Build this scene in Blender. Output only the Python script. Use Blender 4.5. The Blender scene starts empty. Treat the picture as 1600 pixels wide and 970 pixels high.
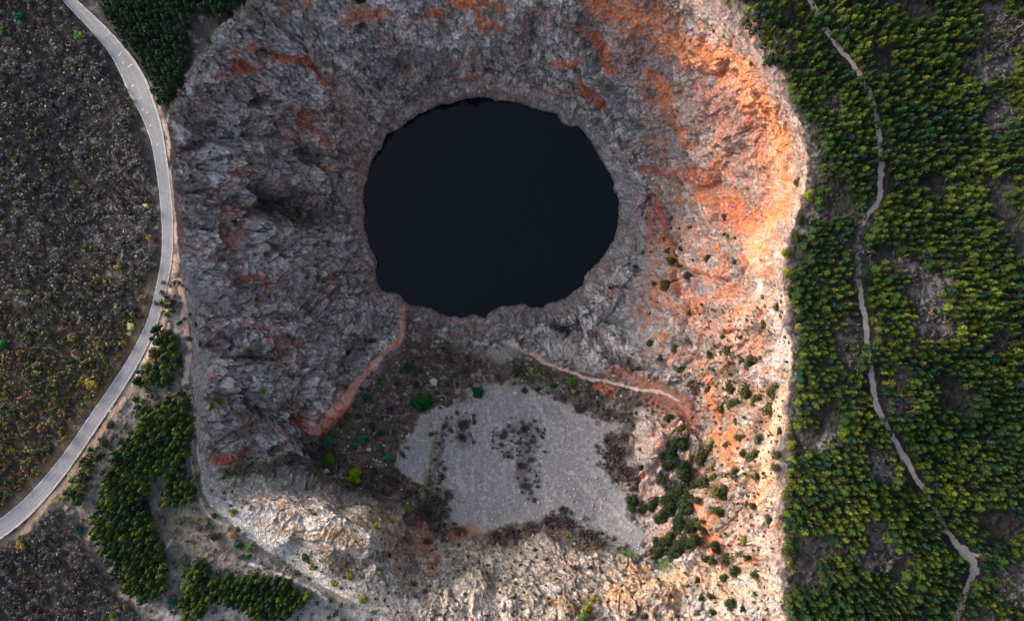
import bpy, math, random, time
import numpy as np
T0 = time.time()
random.seed(7); RNG = np.random.default_rng(7)
F = np.float32
H = 432.0          # camera height above the plateau
S = 0.4            # metres per photo pixel at plateau level
LAKE_Z = -180.0
col = bpy.context.scene.collection

# ------------------------------------------------------------------ noise
def _h(ix, iy, iz, seed):
    h = (ix.astype(np.uint32)*np.uint32(374761393) + iy.astype(np.uint32)*np.uint32(668265263)
         + iz.astype(np.uint32)*np.uint32(2147483647) + np.uint32((seed*1274126177) & 0xffffffff))
    h = (h ^ (h >> np.uint32(13)))*np.uint32(1274126177)
    h = (h ^ (h >> np.uint32(16)))*np.uint32(2246822519)
    return h ^ (h >> np.uint32(13))
def hf(ix, iy, iz, seed): return (_h(ix, iy, iz, seed) & np.uint32(0xffffff)).astype(F)*F(1/16777216.)
def noise3(x, y, z, seed=0):            # value-gradient hybrid in about [-1,1]
    x = np.asarray(x, F); y = np.asarray(y, F); z = np.asarray(z, F)
    x, y, z = np.broadcast_arrays(x, y, z)
    xi = np.floor(x).astype(np.int32); yi = np.floor(y).astype(np.int32); zi = np.floor(z).astype(np.int32)
    fx = x-xi; fy = y-yi; fz = z-zi
    u = fx*fx*fx*(fx*(fx*6-15)+10); v = fy*fy*fy*(fy*(fy*6-15)+10); w = fz*fz*fz*(fz*(fz*6-15)+10)
    out = 0
    for dx in (0, 1):
        for dy in (0, 1):
            for dz in (0, 1):
                h = _h(xi+dx, yi+dy, zi+dz, seed)
                gx = (h & np.uint32(1023)).astype(F)*F(2/1023.)-1
                gy = ((h >> np.uint32(10)) & np.uint32(1023)).astype(F)*F(2/1023.)-1
                gz = ((h >> np.uint32(20)) & np.uint32(1023)).astype(F)*F(2/1023.)-1
                d = gx*(fx-dx)+gy*(fy-dy)+gz*(fz-dz)
                out = out + d*(u if dx else 1-u)*(v if dy else 1-v)*(w if dz else 1-w)
    return out*F(1.35)
def noise2(x, y, seed=0): return noise3(x, y, F(0.37)+F(seed*3.1), seed)
def fbm(x, y, z, o=4, seed=0, gain=.5):
    a = 1.; s = 0; t = 0
    for i in range(o):
        s = s + a*noise3(x*2.03**i, y*2.03**i, z*2.03**i, seed+i*17); t += a; a *= gain
    return s/t
def ridged(x, y, z, o=4, seed=0):
    a = 1.; s = 0; t = 0; w = 1
    for i in range(o):
        n = 1-np.abs(noise3(x*2.03**i, y*2.03**i, z*2.03**i, seed+i*31))*1.6
        n = n*np.clip(w, .2, 1); s = s+a*n; w = n*1.4; t += a; a *= .52
    return s/t
def worley(x, y, z, seed=0):
    x = np.asarray(x, F); y = np.asarray(y, F); z = np.asarray(z, F)
    xi = np.floor(x).astype(np.int32); yi = np.floor(y).astype(np.int32); zi = np.floor(z).astype(np.int32)
    f1 = np.full(x.shape, 9, F); f2 = np.full(x.shape, 9, F); idv = np.zeros(x.shape, F)
    for dx in (-1, 0, 1):
        for dy in (-1, 0, 1):
            for dz in (-1, 0, 1):
                h = _h(xi+dx, yi+dy, zi+dz, seed)
                px = (h & np.uint32(1023)).astype(F)/1023.+xi+dx-x
                py = ((h >> np.uint32(10)) & np.uint32(1023)).astype(F)/1023.+yi+dy-y
                pz = ((h >> np.uint32(20)) & np.uint32(1023)).astype(F)/1023.+zi+dz-z
                d = px*px+py*py+pz*pz
                c = d < f1
                f2 = np.where(c, f1, np.minimum(f2, d)); idv = np.where(c, (h >> np.uint32(5)).astype(F) % 997/997., idv)
                f1 = np.where(c, d, f1)
    return np.sqrt(f1), np.sqrt(f2), idv
def slabs(x, y, z, cell, seed, amp):
    """fractured tilted slabs: every cell gets a plane of its own; returns height, joint closeness, id"""
    x = np.asarray(x, F)/cell; y = np.asarray(y, F)/cell; z = np.asarray(z, F)/cell
    xi = np.floor(x).astype(np.int32); yi = np.floor(y).astype(np.int32); zi = np.floor(z).astype(np.int32)
    f1 = np.full(x.shape, 9, F); f2 = np.full(x.shape, 9, F); hh = np.zeros(x.shape, F); idv = np.zeros(x.shape, F)
    for dx in (-1, 0, 1):
        for dy in (-1, 0, 1):
            for dz in (-1, 0, 1):
                h = _h(xi+dx, yi+dy, zi+dz, seed)
                px = (h & np.uint32(1023)).astype(F)/1023.+xi+dx-x
                py = ((h >> np.uint32(10)) & np.uint32(1023)).astype(F)/1023.+yi+dy-y
                pz = ((h >> np.uint32(20)) & np.uint32(1023)).astype(F)/1023.+zi+dz-z
                d = px*px+py*py+pz*pz; c = d < f1
                g = _h(xi+dx, yi+dy, zi+dz, seed+77)
                a = (g & np.uint32(1023)).astype(F)/1023.*6.283; e = ((g >> np.uint32(10)) & np.uint32(1023)).astype(F)/1023.*1.4-.7
                pl = -(px*np.cos(a)+py*np.sin(a))*np.cos(e)-pz*np.sin(e)
                o = ((g >> np.uint32(20)) & np.uint32(1023)).astype(F)/1023.-.5
                f2 = np.where(c, f1, np.minimum(f2, d)); hh = np.where(c, pl+o*.55, hh); idv = np.where(c, o, idv); f1 = np.where(c, d, f1)
    return hh*amp, np.sqrt(f2)-np.sqrt(f1), idv
def ss(a, b, x):
    t = np.clip((x-a)/(b-a), 0, 1); return t*t*(3-2*t)

# ------------------------------------------------------------------ survey lines (photo pixels)
RIM = [(395,-60),(372,10),(330,60),(300,100),(272,150),(262,190),(264,240),(272,300),(276,360),(282,420),(292,480),(298,540),
       (300,600),(305,660),(312,720),(318,770),(345,800),(375,830),(420,862),(480,900),(540,932),(600,972),(650,1020),(760,1060),
       (1000,1080),(1180,1060),(1232,1000),(1222,940),(1216,870),(1212,780),(1222,700),(1232,620),(1236,540),(1226,470),(1222,420),
       (1238,360),(1256,300),(1266,240),(1243,180),(1205,130),(1168,82),(1128,40),(1098,5),(1070,-60),(1000,-110),(850,-140),
       (650,-140),(480,-110)]
LAKE = [(760,153),(800,158),(840,172),(872,182),(890,199),(905,195),(925,218),(938,250),(955,278),(965,310),(965,335),(955,375),
        (938,408),(916,424),(905,445),(880,465),(850,478),(828,480),(812,474),(785,477),(770,482),(758,497),(740,493),(722,497),
        (690,489),(668,480),(636,472),(622,459),(598,452),(590,430),(585,400),(573,370),(567,340),(568,300),(576,268),(590,240),
        (610,210),(640,188),(680,168),(720,156)]
CTRL = [(330,300,-38),(400,300,-76),(480,320,-122),(530,300,-155),(330,170,-35),(400,170,-62),(470,220,-100),(540,220,-148),
        (350,500,-30),(420,520,-62),(500,520,-105),(560,500,-138),(600,490,-166),(340,400,-38),(420,420,-82),(500,420,-128),
        (350,650,-30),(430,640,-62),(470,680,-84),(400,720,-55),(470,745,-80),
        (490,672,-92),(560,592,-115),(615,545,-136),(628,500,-158),(556,741,-88),(600,700,-98),(650,630,-118),(660,770,-84),
        (720,600,-128),(760,545,-148),(810,530,-150),(850,560,-140),(900,590,-127),(980,605,-112),(1060,640,-95),(1095,662,-80),
        (820,640,-117),(950,700,-97),(720,700,-104),(850,760,-91),(750,805,-82),(900,820,-77),(1000,850,-68),
        (640,830,-72),(720,845,-72),(800,845,-73),(900,860,-67),(1020,878,-60),
        (345,785,-3),(400,778,-7),(450,775,-11),(510,782,-17),(570,800,-25),(620,822,-36),(440,742,-58),(400,748,-36),(500,752,-84),(545,765,-84),(600,785,-78),(470,850,-4),(550,875,-7),(615,870,-18),(700,920,-24),(800,920,-31),
        (900,925,-31),(1000,925,-32),(700,985,-14),(850,990,-14),(1000,995,-14),(1100,930,-30),(1175,930,-14),(600,940,-9),
        (1200,700,-8),(1150,700,-30),(1100,720,-52),(1065,760,-64),(1035,690,-60),(1010,720,-66),(990,690,-92),(975,760,-88),(1040,830,-62),
        (1100,800,-48),(1160,850,-26),(1170,560,-38),(1110,560,-66),(1060,560,-92),(1000,540,-122),(930,510,-152),(880,500,-163),
        (1195,400,-24),(1150,400,-56),(1100,400,-84),(1050,400,-116),(1000,400,-152),(1220,250,-28),(1160,250,-62),(1100,250,-92),
        (1050,250,-122),(1000,250,-152),(1160,130,-24),(1100,120,-60),(1050,120,-88),(1000,150,-118),(950,190,-158),
        (760,0,-72),(760,80,-128),(600,0,-60),(560,80,-98),(630,150,-155),(450,0,-40),(450,90,-72),(520,150,-112),
        (900,0,-70),(900,80,-122),(1000,10,-50),(1080,40,-34),(760,-80,-30),(940,-60,-36),(560,-70,-28)]
ROAD = [(-10,-420,18),(10,-300,18),(34,-160,18),(60,-60,18),(82,-30,18),(108,0,19),(130,22,21),(155,47,24),(180,76,27),(200,106,34),(214,134,38),(226,160,33),(238,190,28),(248,230,23),
        (256,285,21),(261,340,20),(261,395,19),(253,445,19),(239,500,19),(216,550,20),(186,600,22),(152,650,23),(118,700,24),
        (82,748,26),(42,792,28),(0,826,30),(-50,856,30),(-120,885,30),(-220,915,30)]
TRACK = [(1240,-60),(1270,10),(1303,66),(1330,98),(1352,130),(1368,170),(1373,215),(1376,285),(1371,312),(1352,338),(1344,370),(1342,420),
         (1346,460),(1352,500),(1357,545),(1361,590),(1368,625),(1384,662),(1400,690),(1420,725),(1440,762),(1464,800),(1492,846),
         (1515,868),(1524,888),(1512,915),(1500,945),(1480,1010),(1460,1100)]
def dens(pts, step=6.0):
    out = []
    P = [np.array(p, float) for p in pts]
    n = len(P)
    for i in range(n-1):
        p0 = P[max(i-1, 0)]; p1 = P[i]; p2 = P[i+1]; p3 = P[min(i+2, n-1)]
        k = max(1, int(np.hypot(*(p2-p1)[:2])/step))
        for j in range(k):
            t = j/k
            out.append(.5*((2*p1)+(-p0+p2)*t+(2*p0-5*p1+4*p2-p3)*t*t+(-p0+3*p1-3*p2+p3)*t**3))
    out.append(P[-1]); return np.array(out)

# ------------------------------------------------------------------ grid in survey space
STEP = 1.45
def axis(lo, hi, far):
    a = list(np.arange(lo, hi, STEP)); s = STEP; x = a[-1]; hi_ = []
    while x < far: s *= 1.12; x += s; hi_.append(x)
    s = STEP; x = a[0]; lo_ = []
    while x > -far: s *= 1.12; x -= s; lo_.append(x)
    return np.array(lo_[::-1]+a+hi_, F)
ua = axis(-50, 1650, 9000); va = axis(-60, 1030, 9000)
U, V = np.meshgrid(ua, va); NV, NU = U.shape
print('grid', NU, NV)

def seg_dist(u, v, pts, closed=False, width=False):
    """distance to a polyline; with width=True also the half-width interpolated along it"""
    d = np.full(u.shape, 1e9, F); w = np.zeros(u.shape, F); n = len(pts)
    for i in range(n if closed else n-1):
        a = pts[i]; b = pts[(i+1) % n]
        ax, ay = a[0], a[1]; bx, by = b[0]-ax, b[1]-ay
        L = bx*bx+by*by+1e-9
        t = np.clip(((u-ax)*bx+(v-ay)*by)/L, 0, 1)
        q = (u-ax-t*bx)**2+(v-ay-t*by)**2
        c = q < d; d = np.where(c, q, d)
        if width: w = np.where(c, a[2]+(b[2]-a[2])*t, w)
    d = np.sqrt(d)
    return (d, w) if width else d
def inside(u, v, poly):
    c = np.zeros(u.shape, bool); n = len(poly)
    for i in range(n):
        x1, y1 = poly[i][:2]; x2, y2 = poly[(i+1) % n][:2]
        if y1 == y2: continue
        m = ((y1 > v) != (y2 > v)) & (u < (x2-x1)*(v-y1)/(y2-y1)+x1)
        c ^= m
    return c
def sdf(u, v, poly):      # positive inside
    d = seg_dist(u, v, poly, True); return np.where(inside(u, v, poly), d, -d)

# warp so that every outline is ragged
wu = noise2(U/34, V/34, 1)*7+noise2(U/12, V/12, 2)*3.2+noise2(U/4.5, V/4.5, 3)*1.3
wv = noise2(U/34, V/34, 4)*7+noise2(U/12, V/12, 5)*3.2+noise2(U/4.5, V/4.5, 6)*1.3
ew_ = .8+1.1*ss(1000, 1150, U); d_rim = sdf(U+wu*ew_, V+wv*.9, RIM)
lw = .75
d_lake = sdf(U+wu*lw, V+wv*lw, LAKE)
print('sdf', time.time()-T0)

# thin-plate surface through the control heights
cp = [(x, y, z) for x, y, z in CTRL]
rr = dens([(x, y) for x, y in RIM]+[RIM[0]], 45)
cp += [(p[0], p[1], 0.0) for p in rr]
lk = dens([(x, y) for x, y in LAKE]+[LAKE[0]], 30)
cp += [(p[0], p[1], LAKE_Z) for p in lk]
cp = np.array(cp)
_, ui = np.unique(np.round(cp[:, :2]/3), axis=0, return_index=True); cp = cp[ui]
def K(r2): return np.where(r2 > 1e-12, r2*np.log(r2+1e-12), 0)
n = len(cp); X = cp[:, :2]/500.
A = K(((X[:, None]-X[None])**2).sum(-1))+np.eye(n)*2e-4
Pm = np.hstack([np.ones((n, 1)), X])
M = np.zeros((n+3, n+3)); M[:n, :n] = A; M[:n, n:] = Pm; M[n:, :n] = Pm.T
sol = np.linalg.solve(M, np.concatenate([cp[:, 2], [0, 0, 0]]))
pit = d_rim > 0
iu = U[pit]; iv = V[pit]
zz = sol[n]+sol[n+1]*iu/500+sol[n+2]*iv/500
for k in range(n):
    r2 = (iu/500-X[k, 0])**2+(iv/500-X[k, 1])**2
    zz = zz+sol[k]*K(r2)
Z = np.zeros(U.shape, F)
plate = (fbm(U/420, V/420, F(0.5), 3, 11)*14+fbm(U/90, V/90, F(0.5), 3, 12)*2.6)
plate = np.where(U > 1500, plate+(U-1500)*.01, plate)
far = ss(1500, 5000, np.hypot(U-800, V-485)); plate = plate*(1+far*4)
fade = ss(0, 120, -d_rim)
Z[:] = plate*fade
Z[pit] = np.minimum(zz, -0.02*d_rim[pit])
# water basin
sh = np.where(d_lake > 0, LAKE_Z-1.0-d_lake*.9, np.maximum(Z, LAKE_Z+.2+np.minimum(-d_lake*.9, 30)))
Z = np.where(d_rim > 0, sh, Z)
print('tps', time.time()-T0)

# flatten the bed under road and track
RD = dens(ROAD); TR = dens([(x, y, 5.0) for x, y in TRACK])
near = (U < 330)
d_road = np.full(U.shape, 999, F); w_road = np.zeros(U.shape, F)
a_, b_ = seg_dist(U[near], V[near], RD[::2], width=True); d_road[near] = a_; w_road[near] = b_/2
d_track = np.full(U.shape, 999, F); near = (U > 1180)&(U < 1600); d_track[near] = seg_dist(U[near], V[near], TR[::2])

def stroke(pts, w, warp=1.0, soft=.6):
    """0..1 coverage of a hand-drawn line, width in pixels (may vary along it)"""
    pts = [p if len(p) == 3 else (p[0], p[1], w) for p in pts]
    xs = [p[0] for p in pts]; ys = [p[1] for p in pts]; m = max(p[2] for p in pts)*2.2+14
    i0 = np.searchsorted(ua, min(xs)-m); i1 = np.searchsorted(ua, max(xs)+m)
    j0 = np.searchsorted(va, min(ys)-m); j1 = np.searchsorted(va, max(ys)+m)
    sl = (slice(j0, j1), slice(i0, i1))
    if len(pts) == 1: pts = pts*2
    d, ww = seg_dist(U[sl]+wu[sl]*warp, V[sl]+wv[sl]*warp, pts, width=True)
    return sl, 1-ss(1-soft, 1+soft, d/np.maximum(ww, .1))
# ------------------------------------------------------------------ region masks (0..1)
def poly_mask(poly, soft=6, warp=1.0):
    d = sdf(U+wu*warp, V+wv*warp, poly); return ss(-soft, soft, d)
SCREE = [(700,640),(735,618),(800,600),(850,612),(890,645),(930,662),(960,672),(940,700),(935,725),(960,760),(985,800),(1005,830),(1012,858),(985,862),
         (950,845),(920,820),(890,800),(870,800),(850,815),(800,820),(750,822),(710,812),(690,780),(672,735),(690,700),(680,670)]
SCREE_B = [(655,655),(685,640),(678,675),(668,715),(660,752),(632,740),(616,722),(630,695),(645,675)]
FLOOR = [(632,478),(660,500),(700,525),(760,550),(800,545),(850,560),(930,580),(1000,590),(1060,600),(1100,650),(1105,675),(1070,665),(1040,640),(1000,650),(985,700),
         (975,760),(1000,820),(1020,880),(960,870),(900,865),(850,838),(780,842),(730,850),(680,850),(655,830),(640,800),(600,790),(560,775),(500,755),(485,720),(490,675),(530,650),
         (560,610),(600,570),(622,545)]
m_scree = np.maximum(poly_mask(SCREE, 15, 2.6), poly_mask(SCREE_B, 8, 1.3))
m_floor = np.maximum(poly_mask(FLOOR, 8, 1.2)-0, 0)
m_floor = np.maximum(m_floor, m_scree)
SOUTH = [(318,765),(350,760),(420,755),(470,765),(500,760),(540,780),(600,790),(650,830),(680,850),(730,850),(780,842),(850,838),(900,865),(960,870),(1020,885),
         (1080,890),(1110,860),(1180,870),(1230,900),(1260,1100),(500,1100),(300,880),(315,800)]
m_south = poly_mask(SOUTH, 8, 1.2)*(1-m_floor)
EAST = [(880,-200),(930,0),(1000,160),(1020,280),(1010,380),(985,470),(1010,560),(1080,600),(1105,660),(1040,640),(990,690),(985,770),(1020,880),(1110,870),(1250,900),(1320,400),(1300,100),(1150,-200)]
m_east = poly_mask(EAST, 22, 1.5)*(1-m_floor)
m_pit = ss(-1.5, 1.5, d_rim)
m_wall = m_pit*(1-m_floor)
m_west = m_wall*(1-m_east)*(1-m_south)*(1-ss(430, 560, U+wu*3)*(1-ss(240, 330, V)))
m_north = m_wall*(1-m_east)*(1-m_south)*(1-m_west)
print('masks', time.time()-T0)

# ------------------------------------------------------------------ relief
P = np.stack([(U-800)*S*(H-Z)/H, (485-V)*S*(H-Z)/H, Z], -1).astype(F)
def normals(P):
    du = np.gradient(P, axis=1); dv = np.gradient(P, axis=0)
    n = np.cross(dv, du); n /= np.linalg.norm(n, axis=-1, keepdims=True)+1e-9
    if np.median(n[..., 2]) < 0: n = -n      # one orientation for the whole sheet, overhangs keep theirs
    return n
fine = (U > -60)&(U < 1660)&(V > -70)&(V < 1040)
N0 = normals(P)
def blur(a, k):
    from numpy import cumsum
    for ax in (0, 1):
        c = np.cumsum(np.concatenate([np.repeat(np.take(a, [0], ax), k+1, ax), a, np.repeat(np.take(a, [-1], ax), k, ax)], ax), ax, dtype=np.float64)
        n = a.shape[ax]
        a = (np.take(c, range(2*k+1, 2*k+1+n), ax)-np.take(c, range(0, n), ax))/(2*k+1)
    return a.astype(F)
N0 = blur(N0, 6); N0 /= np.linalg.norm(N0, axis=-1, keepdims=True)+1e-9
x, y, z = P[..., 0], P[..., 1], P[..., 2]
D = np.zeros(U.shape, F)
pm = (m_pit > 0.01)&fine
px_, py_, pz_ = x[pm], y[pm], z[pm]
TH = np.arctan2(V-330, (U-770)); RR = np.hypot(U-770, V-330)
th, r_ = TH[pm], RR[pm]
# domain-warped rock coordinates
qx = px_+fbm(px_/22, py_/22, pz_/22, 3, 71)*12; qy = py_+fbm(px_/22, py_/22, pz_/22, 3, 72)*12; qz = pz_
big = ridged(qx/46, qy/46, qz/46, 3, 21)-.5
mid = ridged(qx/15, qy/15, qz/15, 4, 22)-.5
sml = ridged(qx/5.2, qy/5.2, qz/5.2, 3, 23)-.5
tiny = ridged(qx/2.1, qy/2.1, qz/2.1, 2, 29)-.5
f1, f2, idv = worley(qx/6.5, qy/6.5, qz/9, 24); crack = np.minimum((f2-f1)*2.6, 1)
g1, g2, idg = worley(qx/2.7, qy/2.7, qz/3.4, 25); crk2 = np.minimum((g2-g1)*2.6, 1)
strata = fbm(th*11+r_/70, r_/7.5, F(0.2), 3, 26)               # banding round the shaft
gul = ridged(th*17+fbm(px_/30, py_/30, pz_/30, 2, 5)*1.5, r_/75., F(.3), 4, 27)-.5   # gullies that run down to the water
mw, mn, me, ms, mf, msc = (a[pm] for a in (m_west, m_north, m_east, m_south*m_pit, m_floor*m_pit, m_scree))
s1, j1, i1_ = slabs(qx, qy, qz*.75, 27, 81, 1.0); s2, j2, i2_ = slabs(qx, qy, qz*.8, 10.5, 82, 1.0); s3, j3, i3_ = slabs(qx+sml, qy, qz*.8, 4.2, 83, 1.0)
sl1 = s1*np.minimum(j1*6, 1)-(1-np.minimum(j1*7, 1))*.25; sl2 = s2*np.minimum(j2*6, 1)-(1-np.minimum(j2*6, 1))*.3; sl3 = s3*np.minimum(j3*5, 1)-(1-np.minimum(j3*5, 1))*.3
blk = (idv-.5)*2.2*crack; blk2 = (idg-.5)*1.0*crk2
d = mw*(big*9+sl1*10+sl2*5.5+sl3*2.2+mid*2.5+sml*1.3+(crk2-1)*.6+tiny*.5)
d += mn*(big*7+sl1*5+sl2*3.2+sl3*1.5+strata*1.6+gul*3.0+mid*1.4+sml*1.0+(crk2-1)*.5+tiny*.5)
d += me*(big*7+sl1*4.5+sl2*3.0+sl3*1.5+strata*2.6+gul*2.6+mid*1.6+sml*1.1+(crk2-1)*.6+tiny*.5)
d += ms*.8*(big*4+sl1*2.5+sl2*3.0+sl3*1.7+mid*1.2+sml*.9+(crk2-1)*.7+tiny*.5)
d += mf*(1-msc)*(mid*1.6+sml*1.3+blk2*.5)
d += msc*(big*1.0+mid*.5+sml*.12+np.where(idg > .9, .45, 0)*(1-np.minimum(g1*1.6, 1)))
D[pm] = d
J = np.ones(U.shape, F); J[pm] = np.minimum(np.minimum(j2*3.4, 1), .3+.7*np.minimum(j3*2.4, 1)); RUN = np.zeros(U.shape, F); RUN[pm] = fbm(th*26+fbm(px_/40, py_/40, pz_/40, 2, 7)*2.2, r_/95., F(.3), 3, 28); BT = np.zeros(U.shape, F); BT[pm] = i2_*.55+i3_*.5+(idg-.5)*.3
J2 = np.ones(U.shape, F); J2[pm] = np.minimum(j1*6, 1); BT[pm] += i1_*.5
swf = m_south*(1-ss(560, 700, U)); D *= 1-.45*swf
edge = ss(0, 48, d_rim)*.9+.1
shore = ss(0, 24, -d_lake)*.85+.15
D *= edge*np.where(d_lake > 0, 0.05, shore)
# plateau relief
pl = (1-m_pit)
pf = fine&(pl > .01)
xx, yy = x[pf], y[pf]
rocky = np.zeros(U.shape, F)
h1, h2, idh = worley(xx/2.2, yy/2.2, xx*0+.5, 33)
prel = ridged(xx/7, yy/7, xx*0+.3, 3, 34)*1.1+np.where(idh > .62, 1, 0)*(1-np.minimum(h1*1.7, 1))*.7
tmp = np.zeros(U.shape, F); tmp[pf] = prel
flat = np.minimum(ss(1.0, 2.2, d_road/np.maximum(w_road, 1)), ss(5, 14, d_track))
D += tmp*pl*flat*ss(-2, 14, -d_rim)
# named fractures and hollows: (points, half width px, depth m)
GROOVES = [
 ([(845,10),(870,40),(905,60),(930,95),(945,130),(970,165),(1000,215),(1020,270),(1035,320),(1045,370),(1065,470),(1072,540)],3.2,3.4),
 ([(640,42),(690,60),(740,95),(800,100)],2.2,2.2),([(770,30),(800,36),(830,40)],1.6,2),
 ([(700,90),(760,84),(790,90),(830,86)],1.6,2.2),([(560,60),(600,80),(640,110),(600,140)],3,2.5),
 ([(560,130),(590,148),(630,150)],2.5,2.5),([(800,140),(840,148),(880,168)],2.5,2.6),
 ([(885,150),(900,165),(905,185)],6,4),([(970,60),(985,90),(990,110)],2.5,3),
 ([(420,310),(450,325),(480,335),(500,330)],17,5.5),([(400,290),(430,310)],10,5),([(480,230),(495,245)],12,6),
 ([(395,160),(415,150)],7,5),([(380,215),(402,205),(398,222)],6,5),([(430,165),(445,190),(436,215)],7,5),
 ([(362,92),(375,96)],5,5),([(500,55),(520,65)],3,3),([(565,45)],6,5),([(350,270),(380,262),(410,285)],5,4),
 ([(300,255),(330,262)],6,3),([(270,290),(300,300),(320,300),(340,320)],5,4),([(365,300),(368,340),(355,370)],6,5),
 ([(300,355),(330,360),(350,400),(380,425),(400,450)],4,4),([(400,455),(410,470)],6,4),([(500,360),(520,380)],4,3),
 ([(440,400),(470,405),(490,385)],4,3),([(480,465),(500,500),(530,510),(560,500)],8,5),([(470,440),(490,470)],4,3),
 ([(300,570),(350,560),(420,560),(450,575)],3,3),([(390,630),(420,655),(450,668),(478,660),(475,620),(465,600)],5,5),
 ([(510,570),(530,580),(555,565)],8,4),([(420,700),(450,680)],3,3),([(430,745),(455,725),(470,690)],3,3),
 ([(480,680),(486,710),(480,740)],6,4),([(575,880),(600,872),(625,858),(645,838)],6,2.5),
 ([(600,790),(625,800),(650,820)],6,3),([(845,500),(860,508),(885,522)],7,4),([(925,540),(960,556),(1000,570),(1060,590)],6,3.5),
 ([(1050,625),(1085,640),(1100,665)],5,3),([(1075,560),(1083,600),(1100,640)],4,3),
 ([(1170,560),(1190,570),(1215,590),(1220,610)],3,3),([(1118,272),(1112,285)],6,5),([(1130,100),(1128,120)],4,4),
 ([(1080,640),(1085,610)],4,3),([(1085,430),(1140,440),(1165,410)],2.5,3),([(1165,850),(1190,880),(1215,905)],4,4),
 ([(1005,640),(990,680),(985,740),(990,780),(1010,800)],4,3),([(700,860),(680,880)],3,3),([(600,205),(560,230),(520,250)],3,3),
 ([(640,190),(600,215),(575,250)],3,1.5),([(545,380),(520,330),(530,280),(560,230)],3,2.5),([(800,60),(850,70),(890,100)],2,2)]
for k in range(70):      # unnamed cracks that follow the ring of the shaft
    a0 = random.uniform(-math.pi, math.pi); r0 = random.uniform(215, 520); da = random.uniform(.05, .28)*(240/r0); dr = random.uniform(-25, 25)
    pts = [(770+(r0+dr*t+random.uniform(-3, 3))*math.cos(a0+da*t), 330+(r0+dr*t+random.uniform(-3, 3))*math.sin(a0+da*t)) for t in np.linspace(0, 1, 5)]
    if pts[0][1] > 540 or pts[0][0] < -20: continue
    GROOVES.append((pts, random.uniform(1.0, 2.0), random.uniform(1.2, 2.6)))
for pts, w, dep in GROOVES:
    sl, m = stroke(pts, w*1.15, .9, .7)
    D[sl] -= m*dep*1.5*m_wall[sl]*shore[sl]*edge[sl]
BULGE = [(385,100,22,6),(440,140,38,7),(350,255,34,7),(312,372,34,7),(470,420,36,7),(530,430,26,6),(380,520,44,7),(425,600,40,8),(335,585,32,6),(360,680,32,6),(435,700,34,8),
         (520,545,26,6),(450,210,26,6),(500,170,24,5),(300,200,22,5),(410,250,22,7),(540,330,22,5),(600,560,14,3),(405,360,26,6),(345,440,30,6),(1080,170,34,5),(1140,220,26,5),(1100,320,30,6),(1120,420,30,5),
         (1060,520,24,4),(700,60,40,5),(820,90,36,4),(600,70,26,5),(460,70,26,6),(1020,700,26,7),(1150,640,26,4),(880,960,30,4),(740,920,34,6),(1030,930,30,5),(840,520,18,4),(895,545,16,5),(690,515,16,3),(800,505,14,4)]
for bx, by, br_, bh in BULGE:
    m_ = br_*2.2; i0 = np.searchsorted(ua, bx-m_); i1 = np.searchsorted(ua, bx+m_); j0 = np.searchsorted(va, by-m_); j1 = np.searchsorted(va, by+m_); sl = (slice(j0, j1), slice(i0, i1))
    dd_ = np.hypot(U[sl]+wu[sl]*1.6-bx, V[sl]+wv[sl]*1.6-by)/br_
    D[sl] += (ss(1.15, .35, dd_) if False else 1-ss(.45, 1.1, dd_))*bh*m_wall[sl]*edge[sl]*shore[sl]
P += N0*D[..., None]
# water clamp: keep the basin below the water and the shore above it
P[..., 2] = np.where((d_lake > 0)&(P[..., 2] > LAKE_Z-.6), LAKE_Z-.6, P[..., 2])
P[..., 2] = np.where((d_lake <= 0)&(P[..., 2] < LAKE_Z+.3), LAKE_Z+.3, P[..., 2])
print('relief', time.time()-T0)

# ------------------------------------------------------------------ colour of rock, soil, rust, with some light painted in
C = np.zeros(U.shape+(3,), F)
def rgb(*c): return np.array(c, F)
def mix(mask, c, sl=None):
    if sl is None: C[:] = C*(1-mask[..., None])+rgb(*c)*mask[..., None]
    else: C[sl] = C[sl]*(1-mask[..., None])+rgb(*c)*mask[..., None]
x, y, z = P[..., 0], P[..., 1], P[..., 2]
nA = fbm(x/30, y/30, z/30, 4, 41); nB = fbm(x/8, y/8, z/8, 4, 42); nC = fbm(x/2.4, y/2.4, z/2.4, 3, 43)
coarse = ss(0, 120, np.maximum(np.maximum(-50-U, U-1650), np.maximum(-60-V, V-1030))); nC = nC*(1-coarse); nB = nB*(1-coarse); nA = nA*(1-ss(300, 700, np.maximum(np.maximum(-U, U-1600), np.maximum(-V, V-970))))
soil = rgb(.05, .044, .043)
C[:] = soil
mix(ss(.05, .3, nB)*.6, (.09, .078, .072))
mix(ss(.18, .3, nB+nC*.4)*.5, (.26, .25, .24))
# west walls: cool grey limestone, some mauve, some lichen black
rock_w = rgb(.55, .525, .52)*(1+nB[..., None]*.45+nC[..., None]*.75)
C[:] = C*(1-m_pit[..., None])+rock_w*m_pit[..., None]
mix(m_west*ss(.0, .3, nA)*.5, (.44, .35, .35))
mix(m_west*ss(.0, .3, -nA+nC*.5)*.45, (.22, .215, .21))
mix((m_west+m_north)*ss(.16, .34, -nB-nC*.9)*.8, (.07, .068, .066))
mix(m_north*ss(-.1, .3, nA)*.5, (.58, .53, .50))
mix(m_north*ss(.05, .35, -nB-nA*.5)*.5, (.15, .15, .165))
# east: pink-grey limestone, rust
mix(m_east*.85*ss(-.3, .1, nB+.1), (.33, .235, .20))
mix(m_east*ss(.02, .28, nA+nC*.5)*.55, (.50, .26, .17))
mix(m_east*ss(.08, .25, -nB+nC*.5)*.6, (.40, .37, .36))
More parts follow.
